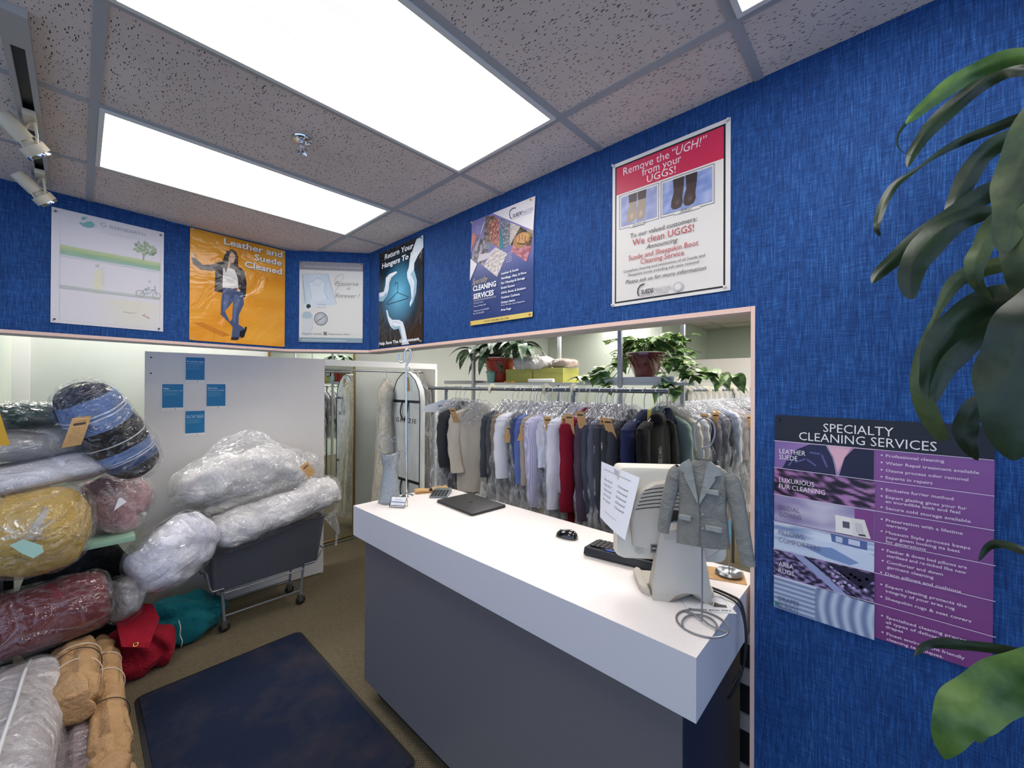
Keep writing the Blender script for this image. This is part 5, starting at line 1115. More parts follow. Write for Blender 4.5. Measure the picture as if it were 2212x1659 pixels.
def gmat(c, kind='plain'):
    k = (tuple(c), kind)
    if k not in GAR:
        st = (22, tuple(min(255, q+22) for q in c), 'X') if kind == 'stripe' else None
        GAR[k] = fabric('cloth_%d_%d_%d' % tuple(c), c, .8, .45, 6, (1, 1, .3), stripes=st)
    return GAR[k]
M_HANG = mat('white_plastic_hanger', (232, 234, 236), .3)
def sprof(u, W, slope=.075):  # shoulder height at fraction u (0 neck .. 1 tip)
    return -.118-slope*u
def garment(name, label, group, x, y, rot, col, hem, W=.43, T=.020, sleeve=None, cover=None, tagc=None, kind='plain', seed=0, wire=False, open_=False, cat='clothes', lapel=False, sl2=True, sw=1.0):
    """hem, sleeve, cover: lengths below the rail; origin at the rail axis"""
    rnd = random.Random(seed+17); t = thing(name, label, cat, (x, y, RZ), (0, rnd.uniform(-.03, .03), rot), group)
    cm = gmat(col, kind)
    hg = M_WIRE if wire else M_HANG
    g = G(); r = .0022 if wire else .0036
    g.tube(spline([(0, 0, -.115), (0, 0, -.05), (.012, 0, -.028), (.022, 0, -.004), (.017, 0, .014), (0, 0, .0205), (-.016, 0, .014), (-.022, 0, -.003)], 4), r*.8, 6)
    g.tube([(-W*.44, 0, -.205), (-.02, 0, -.124), (0, 0, -.112), (.02, 0, -.124), (W*.44, 0, -.205), (W*.42, 0, -.214), (-W*.42, 0, -.214), (-W*.44, 0, -.205)], r, 6); g.ob('hanger', hg, t)
    n = 44; R = []; L = hem
    lv = [(.0, .13, -.112), (.0, .24, -.124), (.0, .60, -.148), (.0, .90, -.170), (0, 1.0, -.205)] + [(q, 1.0-.10*math.sin(min(1, q*1.6)*PI)*.9, -.21-(L-.21)*q) for q in (.12, .28, .46, .64, .82, 1.0)]
    for q, wf, z in lv:
        ring = []; w_ = W/2*wf*.9; fl = .25+q*1.1
        for k in range(n):
            a = 2*PI*k/n; cx_ = math.cos(a); sx_ = math.sin(a)
            xx = w_*math.copysign(abs(cx_)**.85, cx_); th = T*(.55+.45*min(1, q*3+.3)) if wf > .15 else T*.5
            yy = th*math.copysign(abs(sx_)**.8, sx_) + fl*.009*nz((xx*16, z*1.5, seed), 1) + fl*.005*math.sin(xx*34+seed*2.1)
            zz = z - .045*((abs(xx)/(W/2))**1.2) * (1 if wf > .3 and q < .15 else 0) + (q > .95)*.012*nz((xx*4, seed, 0), 2)
            ring.append((xx, yy, zz if z > -.2 or q > .1 else zz))
        R.append(ring)
    g = G(); g.rings(R, cap=True).ob('body', cm, t, angle=70)
    if sleeve:
        for s_ in ((-1, 1) if sl2 else (-1,)):
            P_ = spline([(s_*W*.26, 0, -.172), (s_*W*.40, 0, -.205), (s_*W*.47, -.004, -.26), (s_*(W*.50+rnd.uniform(-.01, .01)), -.012, -.21-(sleeve-.21)*.5), (s_*(W*.47+rnd.uniform(-.03, .02)), -.016+rnd.uniform(-.02, .01), -sleeve)], 6)
            m_ = len(P_); g = G(); RR = []
            for i, p in enumerate(P_):
                q = i/(m_-1); ra = (.5+.5*min(1, q*4))*(.062-.014*q + (.004 if q > .9 else 0))*sw; rb = (.034-.006*q)*sw
                RR.append([(p.x+ra*math.cos(2*PI*k/16)*(1+.08*math.sin(i*1.7+seed)), p.y+rb*math.sin(2*PI*k/16)+.006*nz((i*.35, k*.5, seed), 1), p.z) for k in range(16)])
            g.rings(RR).ob('sleeve', cm, t, angle=70)
    if lapel:
        g = G()
        for s_ in (-1, 1):
            pts = [(s_*.05, -.118), (s_*.085, -.16), (s_*.075, -.20), (s_*.088, -.205), (s_*.01, -.42), (s_*.004, -.40), (s_*.03, -.20)]
            g.rings([[(a_, -T-.004, z) for a_, z in pts], [(a_, -T-.008, z) for a_, z in pts]])
        g.ob('lapels', cm, t)
    if cover:
        R = []; cl = cover
        for i in range(26):
            q = i/25
            if i < 6: z = -.085-.03*i; w_ = .03+(W/2+.035-.03)*(i/5.0)**.8; th = .012+.018*i/5
            else: z = -.235-(cl-.235)*((i-5)/20); w_ = W/2+.035+.01*math.sin(i*1.1+seed); th = .026+.012*q
            R.append([((w_*math.copysign(abs(math.cos(2*PI*k/36))**.7, math.cos(2*PI*k/36)))*(1+.02*nz((k*.8, i*.5, seed), 1)), th*math.copysign(abs(math.sin(2*PI*k/36))**.8, math.sin(2*PI*k/36))+.012*nz((k*.9, i*.6, seed), 1), z+.012*nz((k*.5, i*.3, seed+3), 1)) for k in range(36)])
        G().rings(R, cap=False).ob('plastic_cover', M_POLY, t, angle=25)
    if tagc:
        w_, h_ = .050, .125; uw = Vector((.62, -.78, 0)) if abs(rot) < .8 else Vector((.30, -.95, 0)); cr, sr = math.cos(-rot), math.sin(-rot)
        u = Vector((uw.x*cr-uw.y*sr, uw.x*sr+uw.y*cr, 0)); v = (Vector((0, 0, 1))+u*rnd.uniform(-.35, .35)).normalized(); n_ = u.cross(v); c = Vector((-W/2-.045+rnd.uniform(0, .09), -T-.012, tagc[1]-.02))
        g = G(); R = []
        for i in range(7):
            k = i/6-.5; o_ = n_*.010*math.cos(k*PI); R.append([c-u*w_/2+v*k*h_+o_, c+u*w_/2+v*k*h_+o_, c+u*w_/2+v*k*h_+o_-n_*.0008, c-u*w_/2+v*k*h_+o_-n_*.0008])
        o = g.rings(R).ob('paper_tag', M_KRAFT, t); a = Art(w_, h_); a.rect(.15, .78, .85, .86, (60, 42, 28))
        for k in range(4): a.line([(.15, .66-.11*k), (.85, .66-.11*k)], .0012, (130, 98, 64))
        for q in a.b.verts: k = q.co.y/h_-.5; q.co = c+u*(q.co.x-w_/2)+v*k*h_+n_*(.010*math.cos(k*PI)+.0012+q.co.z)
        a.ob('tag_print', o)
    return t
def place1(px, pyhem, pysl, pycov, W=.43):
    xs = R1X-W/2; h = YAW+math.atan((1106-px)/FPX); y = xs*math.tan(h); d = xs*math.cos(YAW)+y*math.sin(YAW)
    Z = lambda py: (RZ-(1.8-(py-833)/FPX*d)) if py else None
    return y, Z(pyhem), Z(pysl), Z(pycov)
RAIL = 'clothes on the long front rail'
L1 = [ # px, colour, hem, sleeve, cover, tag, kind, wire, label
 (944, (188, 192, 198), 1078, None, 1085, None, 'plain', 1, 'pale grey long garment at the far end of the front rail by the white post'),
 (953, (28, 28, 30), 1075, None, None, None, 'plain', 1, 'black long garment near the far end of the front rail'),
 (964, (56, 58, 62), 1080, 1010, 1100, None, 'plain', 0, 'charcoal coat in plastic just left of the beige cardigan'),
 (1052, (70, 74, 80), 1095, 1030, 1105, (-.05, -.32), 'plain', 0, 'slate garment in plastic half hidden right of the beige cardigan'),
 (1066, (84, 86, 92), 1090, 1020, 1105, (-.16, -.30), 'plain', 0, 'mid grey garment with paper tag right of the beige cardigan'),
 (1080, (150, 134, 116), 1085, 1000, 1100, (-.17, -.27), 'plain', 0, 'taupe garment with long paper tag before the white sleeve'),
 (1095, (222, 222, 228), 1040, 1028, 1095, None, 'plain', 0, 'white shirt whose sleeve hangs clear, left of the denim pieces'),
 (1105, (36, 44, 70), 1092, None, 1110, (-.1, -.30), 'plain', 0, 'dark navy trousers in plastic right of the white sleeve'),
 (1113, (52, 66, 104), 1090, None, 1110, None, 'plain', 0, 'denim blue piece in plastic, first after the dark navy trousers'),
 (1121, (66, 80, 120), 1080, 1000, 1110, (-.14, -.28), 'plain', 0, 'faded indigo shirt in plastic between the denim and the bright blue'),
 (1129, (92, 112, 172), 1042, 1040, 1105, None, 'plain', 0, 'bright blue shirt with its sleeve ending above the laptop'),
 (1136, (206, 202, 198), 1030, 990, 1105, (-.15, -.24), 'plain', 0, 'off white blouse right of the bright blue shirt'),
 (1142, (168, 156, 142), 1052, 1045, 1105, (-.12, -.27), 'plain', 0, 'fawn cardigan with a paper tag right of the off white blouse'),
 (1149, (210, 214, 224), 1040, 1000, 1110, None, 'stripe', 0, 'pale blue striped shirt tucked behind the lilac one'),
 (1156, (178, 176, 202), 1092, 1088, 1140, None, 'stripe', 0, 'lilac striped shirt with a wide cuffed sleeve above the laptop'),
 (1188, (104, 172, 188), 1125, None, 1150, None, 'plain', 0, 'turquoise sliver of cloth between the lilac shirt and black pieces'),
 (1194, (22, 24, 28), 1160, None, 1175, None, 'plain', 0, 'long black garment in shiny plastic, first of the black pair'),
 (1204, (30, 32, 36), 1150, None, 1175, None, 'plain', 0, 'second long black garment, just left of the white cuffed shirt'),
 (1214, (212, 214, 226), 1100, 1094, 1140, None, 'plain', 0, 'white shirt with a buttoned cuff just left of the burgundy sweater'),
 (1226, (196, 184, 206), 1090, 1060, 1150, None, 'plain', 0, 'pale pink lilac shirt behind the burgundy sweater'),
 (1238, (122, 6, 36), 1135, 1100, None, (-.10, -.19), 'plain', 0, 'burgundy sweater hanging uncovered on the front rail'),
 (1262, (74, 62, 78), 1160, 1120, 1190, (.0, -.17), 'plain', 0, 'plum grey garment in plastic right of the burgundy sweater'),
 (1274, (66, 70, 84), 1170, 1130, 1190, None, 'plain', 0, 'blue grey garment in plastic, left of the closed notice'),
 (1287, (84, 88, 104), 1165, 1120, 1190, None, 'plain', 0, 'steel grey garment in plastic right above the closed notice'),
 (1300, (58, 60, 68), 1170, 1130, 1195, (-.05, -.2), 'plain', 0, 'dark grey garment in plastic above the notice corner'),
 (1315, (50, 52, 60), 1170, 1130, 1195, None, 'plain', 0, 'charcoal dress in plastic left of the navy blazer, farther one'),
 (1330, (60, 62, 72), 1180, 1130, 1200, None, 'plain', 0, 'charcoal dress in plastic directly beside the navy blazer')]
random.seed(3)
for k, (px, c, hm, sl, cv, tg, kd, wi, lb) in enumerate(L1):
    y, zh, zs, zc = place1(px, hm, sl, cv)
    big = px in (1095, 1156, 1214, 1238); garment('hanging_garment', lb, RAIL, R1X-(.045 if big else random.uniform(0, .02)), y, random.uniform(-.16, .0), c, zh, sw=1.25 if big else 1.0, sleeve=zs, cover=zc, tagc=tg or ((0, random.uniform(-.30, -.2)) if k % 2 and zc else None), kind=kd, seed=k, wire=bool(wi or k % 3 == 1), T=.015)
# bare covers and shirts filling the row, seen as white shoulders
ys = [place1(px, 900, 900, 900)[0] for px in (1160, 1166, 1172, 1178, 1184, 1244, 1250, 1256, 1268, 1280, 1293, 1307)]
for k, y in enumerate(ys):
    garment('hanging_garment', 'white shirt in clear plastic seen only as shoulders on the front rail', 'white shirts packed on the front rail', R1X+.01, y, random.uniform(-.05, .05), ((222, 224, 230), (206, 210, 222), (226, 214, 216))[k % 3], .62, sleeve=.52, cover=.8, seed=60+k, T=.010, W=.40)
y = place1(985, 0, 0, 0)[0]
garment('beige_cardigan', 'long beige cardigan hung facing front near the far end of the front rail', None, R1X, y-.05, math.radians(-36), (206, 196, 178), .87, W=.43, sleeve=.70, seed=81, T=.030, tagc=(.02, -.20))
t = bpy.data.objects['beige_cardigan']; R = []
for i in range(14):
    q = i/13; w_ = .035+.19*q**.7; R.append([(w_*math.cos(2*PI*k/48)*(1+.06*nz((k, i, 0), 1)), (.02+.035*q)*math.sin(2*PI*k/48)+.016*nz((k*.7, i*.6, 5), 1), -.09-.20*q+.02*nz((k*.6, i, 8), 1)) for k in range(48)])
G().rings(R, cap=False).ob('plastic_cover', M_POLYW, t, angle=20)
garment('black_hoodie', 'black hooded top with white skeletal hand print left of the sage blazer', None, R1X-.03, 1.01, math.radians(-3), (15, 15, 17), .80, W=.37, sleeve=.66, seed=84, T=.034)
t = bpy.data.objects['black_hoodie']; g = bolster((-.08, -.02, -.160), (.03, -.02, -.160), .036, .036, amp=.012, sc=9, seed=3, nu=24, nv=24); g.ob('hood', gmat((17, 17, 19)), t)
a = Art(.06, .11); wc = (200, 204, 208)
for k in range(5): a.line([(.45+.02*k, .62), (.12+.19*k, .98-.06*abs(k-2))], .0016, wc)
a.frame(.25, .42, .5, .62, .0014, wc).frame(.55, .42, .8, .62, .0014, wc).line([(.2, .40), (.14, .2), (.3, .03), (.7, .03), (.86, .2), (.8, .40)], .0018, wc).frame(.28, .12, .72, .3, .0014, wc).line([(.28, .21), (.72, .21)], .0012, wc).line([(.43, .12), (.43, .3)], .0012, wc).line([(.58, .12), (.58, .3)], .0012, wc)
a.ob('chest_print', t, loc=(-.095, -.052, -.415), rot=(PI/2, 0, 0))
garment('navy_blazer', 'navy blazer with a yellow tag at its collar on the front rail', None, R1X-.01, 1.10, math.radians(-2), (30, 38, 76), .82, W=.45, sleeve=.66, seed=83, T=.032, lapel=True)
t = bpy.data.objects['navy_blazer']; G().extr([(0, 0), (.045, 0), (.055, .10), (.01, .10)], (-.06, -.045, -.21), (1, 0, 0), (0, 0, 1), (0, -1, 0), .001).ob('collar_tag', mat('yellow_tag', (222, 206, 90), .6), t, False)
garment('dark_jeans', 'dark navy striped trousers on a white hanger between hoodie and sage blazer', None, 2.64, 1.08, math.radians(-10), (24, 30, 56), .92, W=.24, seed=85, T=.03, kind='stripe')
# second rail
R2Y = 1.20
garment('sage_blazer', 'sage green blazer facing front where the two rails meet', None, 2.80, R2Y, math.radians(70), (168, 190, 178), .86, W=.44, sleeve=.68, seed=90, T=.035, lapel=True)
garment('cream_jacket', 'cream jacket with gold piping right of the sage blazer', None, 2.92, R2Y, math.radians(80), (222, 214, 200), .88, W=.44, sleeve=.66, seed=91, T=.022, cover=.95)
cols = [(206, 208, 214), (70, 74, 84), (58, 62, 74), (118, 128, 148), (40, 46, 66), (210, 210, 216), (66, 68, 76), (150, 142, 150), (214, 212, 216), (96, 98, 110), (166, 158, 160), (224, 222, 224), (120, 116, 124)]
x = 2.99
for k in range(32):
    where = 'nearer the sage blazer' if k < 11 else ('in the middle' if k < 22 else 'next to the right jamb')
    garment('hanging_garment', 'garment in clear plastic packed on the second rail, %s' % where, 'plastic covered clothes on the second rail, %s' % where, x, R2Y, math.radians(90+random.uniform(-9, 5)), cols[(k*5) % 13], random.uniform(.72, .98), sleeve=(.62 if k % 2 else None), cover=random.uniform(.95, 1.15), tagc=((-.14, random.uniform(-.3, -.2)) if k % 2 == 1 else None), seed=100+k, T=.016, W=.42, wire=k % 2 == 0)
    x += .062+.0014*k
M_DISC = mat('ivory_size_disc', (220, 214, 192), .5)
def disc(x, y, along, label):
    t = thing('size_divider', label, 'divider', (x, y, RZ), (0, 0, 0 if along == 'Y' else PI/2), 'round size dividers on the rails')
    g = G(); n = 28; ro, ri = .046, .0165; A_ = [(math.cos(2*PI*k/n), math.sin(2*PI*k/n)) for k in range(n+1)]
    a0, a1 = math.radians(-62), math.radians(242); ang = [a0+(a1-a0)*i/n for i in range(n+1)]
    R = [[(ri*math.cos(q), -.0013, ri*math.sin(q)), (ro*math.cos(q), -.0013, ro*math.sin(q)), (ro*math.cos(q), .0013, ro*math.sin(q)), (ri*math.cos(q), .0013, ri*math.sin(q))] for q in ang]
    g.rings(R).ob('ring', M_DISC, t, False)
for px in (1063, 1180, 1240): y = place1(px, 0, 0, 0)[0]; disc(R1X, R1X*math.tan(YAW+math.atan((1106-px)/FPX)), 'Y', 'ivory round size divider on the front rail')
for x in (2.76, 3.18, 3.32, 3.78, 4.06, 4.55, 4.86, 5.05): disc(x, R2Y, 'X', 'ivory round size divider on the second rail')
# promotional paper hanger cover
t = thing('paper_hanger_cover', 'white paper hanger cover printed WE and a red heart, left of the cardigan', 'hanger', (R1X-.02, 3.02, RZ), (0, 0, math.radians(-40)))
g = G(); g.tube(spline([(0, 0, -.10), (0, 0, -.05), (.016, 0, -.02), (.018, 0, .006), (0, 0, .019), (-.016, 0, .01)], 4), .0022, 6).ob('hook', M_WIRE, t)
g = G(); g.extr([(-.21, -.22), (.21, -.22), (.20, -.165), (.03, -.105), (-.03, -.105), (-.20, -.165)], (0, -.004, 0), (1, 0, 0), (0, 0, 1), (0, 1, 0), .008); g.ob('paper_cape', mat('white_card_stock', (236, 236, 236), .5), t, False)
a = Art(.2, .07); a.text('WE', .12, .45, .040, (60, 60, 110), bold=.02).text('OUR CUSTOMERS', .08, .08, .016, (60, 60, 110), bold=.02, width=.9)
a.poly([(.62, .40), (.78, .62), (.80, .78), (.74, .90), (.66, .88), (.62, .78), (.58, .88), (.50, .90), (.44, .78), (.46, .62)], (200, 40, 50)); a.ob('cape_print', t, loc=(-.10, -.0055, -.205), rot=(PI/2, 0, 0))
# ---------------------------------------------------------------- bridal gown and garment bag in the alcove
RODZ = 1.955
t = thing('wedding_gown', 'ivory lace wedding gown in clear plastic hanging in the alcove', 'gown', (2.39, 4.20, RODZ), (0, 0, math.radians(52)))
s = N('ivory_lace'); s.b.inputs['Roughness'].default_value = .7; v_ = s.coord(); lace = s.vor(v_, 34); n_ = s.noise(v_, 26, 4, .7)
s.l(s.ramp(s.math('ADD', s.math('MULTIPLY', lace, .6), s.math('MULTIPLY', n_, .6)), [(.35, rgba((248, 243, 224))), (.6, rgba((226, 217, 190)))]), s.b.inputs['Base Color']); s.l(s.bump(lace, .6, .01), s.b.inputs['Normal']); M_LACE = s.m
g = G(); R = []
for z, w_, d_ in ((-.10, .03, .02), (-.14, .10, .05), (-.20, .155, .085), (-.27, .165, .105), (-.34, .145, .09), (-.42, .115, .075), (-.50, .13, .08), (-.65, .165, .10), (-.85, .18, .11), (-1.05, .20, .12), (-1.3, .24, .15), (-1.6, .28, .18), (-1.75, .30, .20)):
    w_ *= .82; d_ *= .82; R.append([(w_*math.cos(2*PI*k/48)+.02*(abs(z)), d_*math.sin(2*PI*k/48)*(1+(.18*math.sin(k*1.6) if z < -.8 else 0)), z) for k in range(48)])
g.rings(R).ob('dress', M_LACE, t)
g = G(); g.tube(spline([(0, 0, -.10), (0, 0, -.05), (.016, 0, -.02), (.018, 0, .006), (0, 0, .017), (-.016, 0, .01)], 4), .0022, 6).ob('hook', M_WIRE, t)
g = G(); R = [[((w_*.82+.02)*math.cos(2*PI*k/40)*(1+.05*nz((k, z*9, 0), 1))+.02*abs(z), (d_*.82+.02)*math.sin(2*PI*k/40)+.02*nz((k*.7, z*7, 3), 1), z) for k in range(40)] for z, w_, d_ in ((-.08, .01, .01), (-.14, .11, .05), (-.22, .17, .09), (-.36, .16, .10), (-.55, .15, .09), (-.8, .19, .11), (-1.1, .22, .13), (-1.4, .26, .16), (-1.78, .31, .21))]
g.rings(R, cap=False).ob('plastic_cover', M_POLY, t, angle=25)
G().extr([(0, 0), (.07, 0), (.09, .15), (.02, .15)], (.02, -.13, -.30), (.95, 0, .3), (-.3, 0, .95), (0, -1, 0), .001).ob('paper_tag', M_KRAFT, t, False)
t = thing('garment_bag', 'long pale grey garment bag with black straps and dark lettering beside the gown', 'bag', (2.48, 3.885, 1.983), (0, 0, math.radians(-90)))
F_BAG = fabric('pale_grey_nonwoven', (222, 226, 222), .85, .5, 4, (1, 1, .4))
pts = [(-.265, -1.62), (-.268, -.35), (-.25, -.24), (-.18, -.13), (-.08, -.06), (0, -.04), (.08, -.06), (.18, -.13), (.25, -.24), (.268, -.35), (.265, -1.62)]
g = G(); g.rings([[(x, y*1.0, z) for x, z in pts] for y in (-.035,)] + [[(x*1.0, .035, z) for x, z in pts]]).bevel(.012, 3).ob('shell', F_BAG, t)
g = G(); g.tube([(x*1.005, -.036, z) for x, z in pts], .0045, 6); g.ob('binding', M_BLACK, t)
g = G()
for z in (-.36, -1.215): g.box((-.268, -.040, z-.014), (.268, -.0358, z+.014))
g.ob('strap', M_BLACK, t, False)
for z in (-.36, -1.215): G().tube(spline([(-.06, -.042, z), (-.065, -.06, z-.12), (-.0, -.062, z-.20), (.065, -.06, z-.12), (.06, -.042, z)], 5), .008, 6).ob('carry_handle', M_BLACK, t)
a = Art(.42, .09); a.text('GRAZIE', .02, .1, .095, (44, 44, 46), width=.96, sp=1.25); a.ob('lettering', t, loc=(-.20, -.0385, -.60), rot=(PI/2, 0, 0))
G().tube(spline([(0, 0, -.045), (0, 0, -.03), (.016, 0, -.015), (.018, 0, .004), (0, 0, .017), (-.016, 0, .008)], 4), .0024, 6).ob('hook', M_WIRE, t)
G().extr([(0, 0), (.065, 0), (.065, .15), (0, .15)], (.01, -.041, -.25), (.97, 0, .1), (-.1, 0, .97), (0, -1, 0), .001).ob('paper_tag', M_KRAFT, t, False)
t = garment('grey_coat_bag', 'grey covered coat hanging beside the garment bag at the end panel', None, 2.74, 4.08, math.radians(90), (130, 128, 132), 1.55, W=.42, T=.03, seed=140, cover=1.6)
t.location.z = RODZ
# ---------------------------------------------------------------- shelving above the rails
t = thing('shelf_unit', 'white shelving on silver posts above the clothes rails', 'shelf', (2.85, 2.0, 0))
G().box((2.66, .92, 1.808), (3.045, 3.05, 1.826)).ob('shelf_board', M_WHITEM, t, False, world=True)
G().box((2.64, 3.02, 1.815), (2.95, 3.46, 1.848)).ob('shelf_bracket', mat('grey_white_track', (176, 174, 170), .5), t, False, world=True)
for x, y in ((2.645, 3.0), (2.645, 1.425), (3.06, 2.27), (3.06, 1.14)): G().box((x-.014, y-.014, 0), (x+.014, y+.014, ZC)).ob('post', M_ZINC if 0 else mat('silver_post', (186, 188, 190), .35, metal=.6), t, False, world=True)
t = thing('planter_tray', 'white tray under the trailing plant on the shelf', 'tray', (2.62, 1.45, 1.827))
g = G(); g.box((2.665, 1.05, 1.827), (2.80, 1.78, 1.865)); g.ob('tray', M_WHITEM, t, False, world=True)
M_TERRA = mat('brick_red_glaze', (176, 52, 24), .35, var=.12, vscale=8); M_MAROON = mat('maroon_glaze', (96, 12, 28), .18, coat=.5); M_SOIL = mat('potting_soil', (60, 48, 38), .95, bump=.6, bscale=60)
S1 = Vector((2.85, 2.84, 1.827))
def blade(g, base, d, L, w, droop, n=8, up=Vector((0, 0, 1)), fold=.25, wav=0):
    """pointed leaf: base, starting direction, length, width, droop"""
    p = Vector(base); d = Vector(d).normalized(); R = []
    for i in range(n+1):
        q = i/n; side = d.cross(up); side = side.normalized() if side.length > 1e-4 else Vector((1, 0, 0)); nn = side.cross(d)
        ww = w/2*(math.sin(PI*min(1, q*.97+.03)**.75))**.8 if 0 < i < n else w*.02
        R.append([p-side*ww+nn*ww*fold, p-side*ww*.5+nn*ww*fold*.35, p, p+side*ww*.5+nn*ww*fold*.35, p+side*ww+nn*ww*fold])
        p = p+d*L/n; d = (d-Vector((0, 0, droop/n))).normalized()
    g.rings(R, close=False, cap=False)
M_SCH = m_leaf('mottled_green_leaf', (40, 66, 44), (92, 118, 88), (176, 190, 160), 40)
t = thing('potted_plant', 'broad-leaved plant in a brick red pot on the shelf', 'plant', S1)
G().lathe([(.088, 0), (.094, .01), (.098, .05), (.120, .13), (.128, .185), (.142, .19), (.142, .205), (.128, .206), (.122, .18), (.001, .178)], (0, 0, .003), 36).ob('pot', M_TERRA, t)
G().lathe([(.128, .206), (.145, .205), (.145, .214), (.126, .214)], (0, 0, .004), 36).ob('rim', mat('peach_rim', (222, 184, 160), .4), t)
G().lathe([(.001, .18), (.12, .18), (.12, .188), (.001, .192)], (0, 0, .003), 24).ob('soil', M_SOIL, t)
g = G(); random.seed(12)
for k in range(4): g.tube(spline([(random.uniform(-.03, .03), random.uniform(-.03, .03), .19), (random.uniform(-.05, .05), random.uniform(-.08, .08), .27), (random.uniform(-.06, .06), -.10+.07*k, .34)], 5), .006, 6)
g.tube(spline([(0, 0, .19), (-.02, -.12, .27), (-.05, -.30, .30)], 6), .005, 6); g.tube(spline([(0, 0, .19), (-.05, .12, .25), (-.08, .26, .29)], 6), .005, 6)
g.ob('stems', mat('plant_stem', (78, 86, 50), .7), t)
g = G()
for c_, n_, L in (((-.01, .03, .33), 13, .25), ((-.05, -.30, .31), 10, .21), ((-.08, .26, .29), 8, .22), ((.0, -.08, .36), 9, .24), ((-.02, .1, .24), 7, .3)):
    for k in range(n_):
        an = 2*PI*k/n_+random.uniform(-.2, .2); blade(g, c_, (math.cos(an), math.sin(an), random.uniform(.0, .5)), 1.22*L*random.uniform(.8, 1.1), .078*random.uniform(.85, 1.2), random.uniform(1.2, 2.6))
g.ob('foliage', M_SCH, t, angle=60)
bpy.data.objects['potted_plant'].scale = (1.13, 1.13, 1.13)
t = thing('small_pot', 'little mint green pot with a round-leaved seedling on the shelf edge', 'plant', (2.72, 2.83, 1.827))
G().lathe([(.034, 0), (.036, .004), (.046, .105), (.049, .106), (.049, .112), (.043, .112), (.040, .09), (.001, .09)], n=28).ob('pot', mat('mint_ceramic', (136, 184, 166), .4), t)
g = G(); g.tube(spline([(0, 0, .09), (-.01, .01, .13), (-.03, .06, .165), (-.03, .10, .17)], 5), .004, 6)
for an, el in ((2.2, .3), (-.9, .1), (-2.2, .25), (.6, .5)): blade(g, (-.02, -.02, .10), (math.cos(an), math.sin(an), el), .06, .055, .9)
blade(g, (-.03, .06, .16), (-.1, .9, .3), .09, .03, .5); g.ob('seedling', mat('pale_green_leaf', (138, 166, 130), .5), t)
# boxes and bundles on the shelf
M_LIME = mat('olive_lime_card', (168, 166, 78), .6, var=.05)
for k, (y0, y1, lb) in enumerate(((2.37, 2.70, 'olive lime storage box on the shelf, next to the red pot'), (2.03, 2.36, 'olive lime storage box on the shelf, farther from the red pot'))):
    t = thing('storage_box', lb, 'box', (2.90, (y0+y1)/2, 1.827)); h = (y1-y0)/2
    G().box((-.11, -h, 0), (.12, h, .115)).ob('box', M_LIME, t, False); G().box((-.114, -h-.002, .090), (.124, h+.002, .128)).bevel(.002, 1).ob('lid', M_LIME, t, False)
bag('linen_bundle', 'white linen bundle in clear plastic on the lime boxes', 'bag', dict(A=(2.86, 2.62, 2.01), B=(2.86, 2.20, 1.99), ru=.075, rw=.11, p=2.6, q=2.2, amp=.03, sc=9, seed=71), F_CREAMQ, True, .01)
bag('linen_bundle', 'beige folded bundle in plastic at the right end of the lime boxes', 'bag', dict(A=(2.90, 2.19, 1.995), B=(2.90, 2.00, 1.99), ru=.038, rw=.10, p=4, q=3, amp=.012, sc=9, seed=73), fabric('beige_blanket', (176, 152, 132), .8, .5, 9, (1, 1, 1)), True, .008)
t = thing('paper_roll', 'white paper roll lying at the shelf edge', 'roll', (2.70, 2.2, 1.845)); G().cyl((0, -.14, 0), (0, .13, 0), .0155, 16).ob('tube', M_WHITEM, t); G().cyl((0, .1302, 0), (0, .131, 0), .011, 12).ob('hollow_end', M_BLACK, t)
t = thing('small_packet', 'yellow packet lying on the shelf edge beside the red pot', 'packet', (2.69, 2.56, 1.828), (0, 0, 1.4)); G().box((-.06, -.02, 0), (.06, .02, .012)).bevel(.004).ob('packet', mat('yellow_plastic', (222, 160, 30), .5), t)
# trailing variegated plant
S2 = Vector((2.84, 1.325, 1.827))
t = thing('trailing_plant', 'large trailing variegated plant in a maroon pot on the shelf', 'plant', S2)
G().lathe([(.060, 0), (.075, .03), (.110, .12), (.128, .185), (.138, .19), (.139, .206), (.126, .206), (.120, .18), (.001, .178)], (0, 0, .006), 36).ob('pot', M_MAROON, t)
G().lathe([(.127, .207), (.142, .206), (.142, .213), (.125, .213)], (0, 0, .006), 36).ob('rim', mat('cream_rim', (214, 208, 178), .4), t)
G().lathe([(.001, .18), (.118, .18), (.118, .19), (.001, .196)], (0, 0, .006), 24).ob('soil', M_SOIL, t)
M_POTH = m_leaf('variegated_heart_leaf', (62, 104, 48), (138, 168, 92), (226, 228, 172), 22, rough=.35)
M_VINE = mat('vine_stem', (96, 110, 56), .7)
def heart(g, base, d, L, up):
    if base[0] < -.06 and abs(base[1]+.01) < .17 and -.02 < base[2] < .215: return
    d = Vector(d).normalized(); up = Vector(up); s_ = d.cross(up); s_ = s_.normalized() if s_.length > .01 else Vector((0, 1, 0)); n_ = s_.cross(d)
    prof = [(-.10, .26), (.0, .40), (.18, .46), (.40, .42), (.62, .30), (.82, .14), (1.0, .01)]; b = Vector(base); R = []
    for q, w_ in prof:
        c = b + d*(L*q) - Vector((0, 0, L*.28*max(0, q)**2)); w_ *= L
        R.append([c-s_*w_+n_*w_*.28, c-s_*w_*.5+n_*w_*.10, c, c+s_*w_*.5+n_*w_*.10, c+s_*w_+n_*w_*.28])
    g.rings(R, close=False, cap=False)
g, gv = G(), G(); random.seed(21); cc = Vector((0, 0, .21))
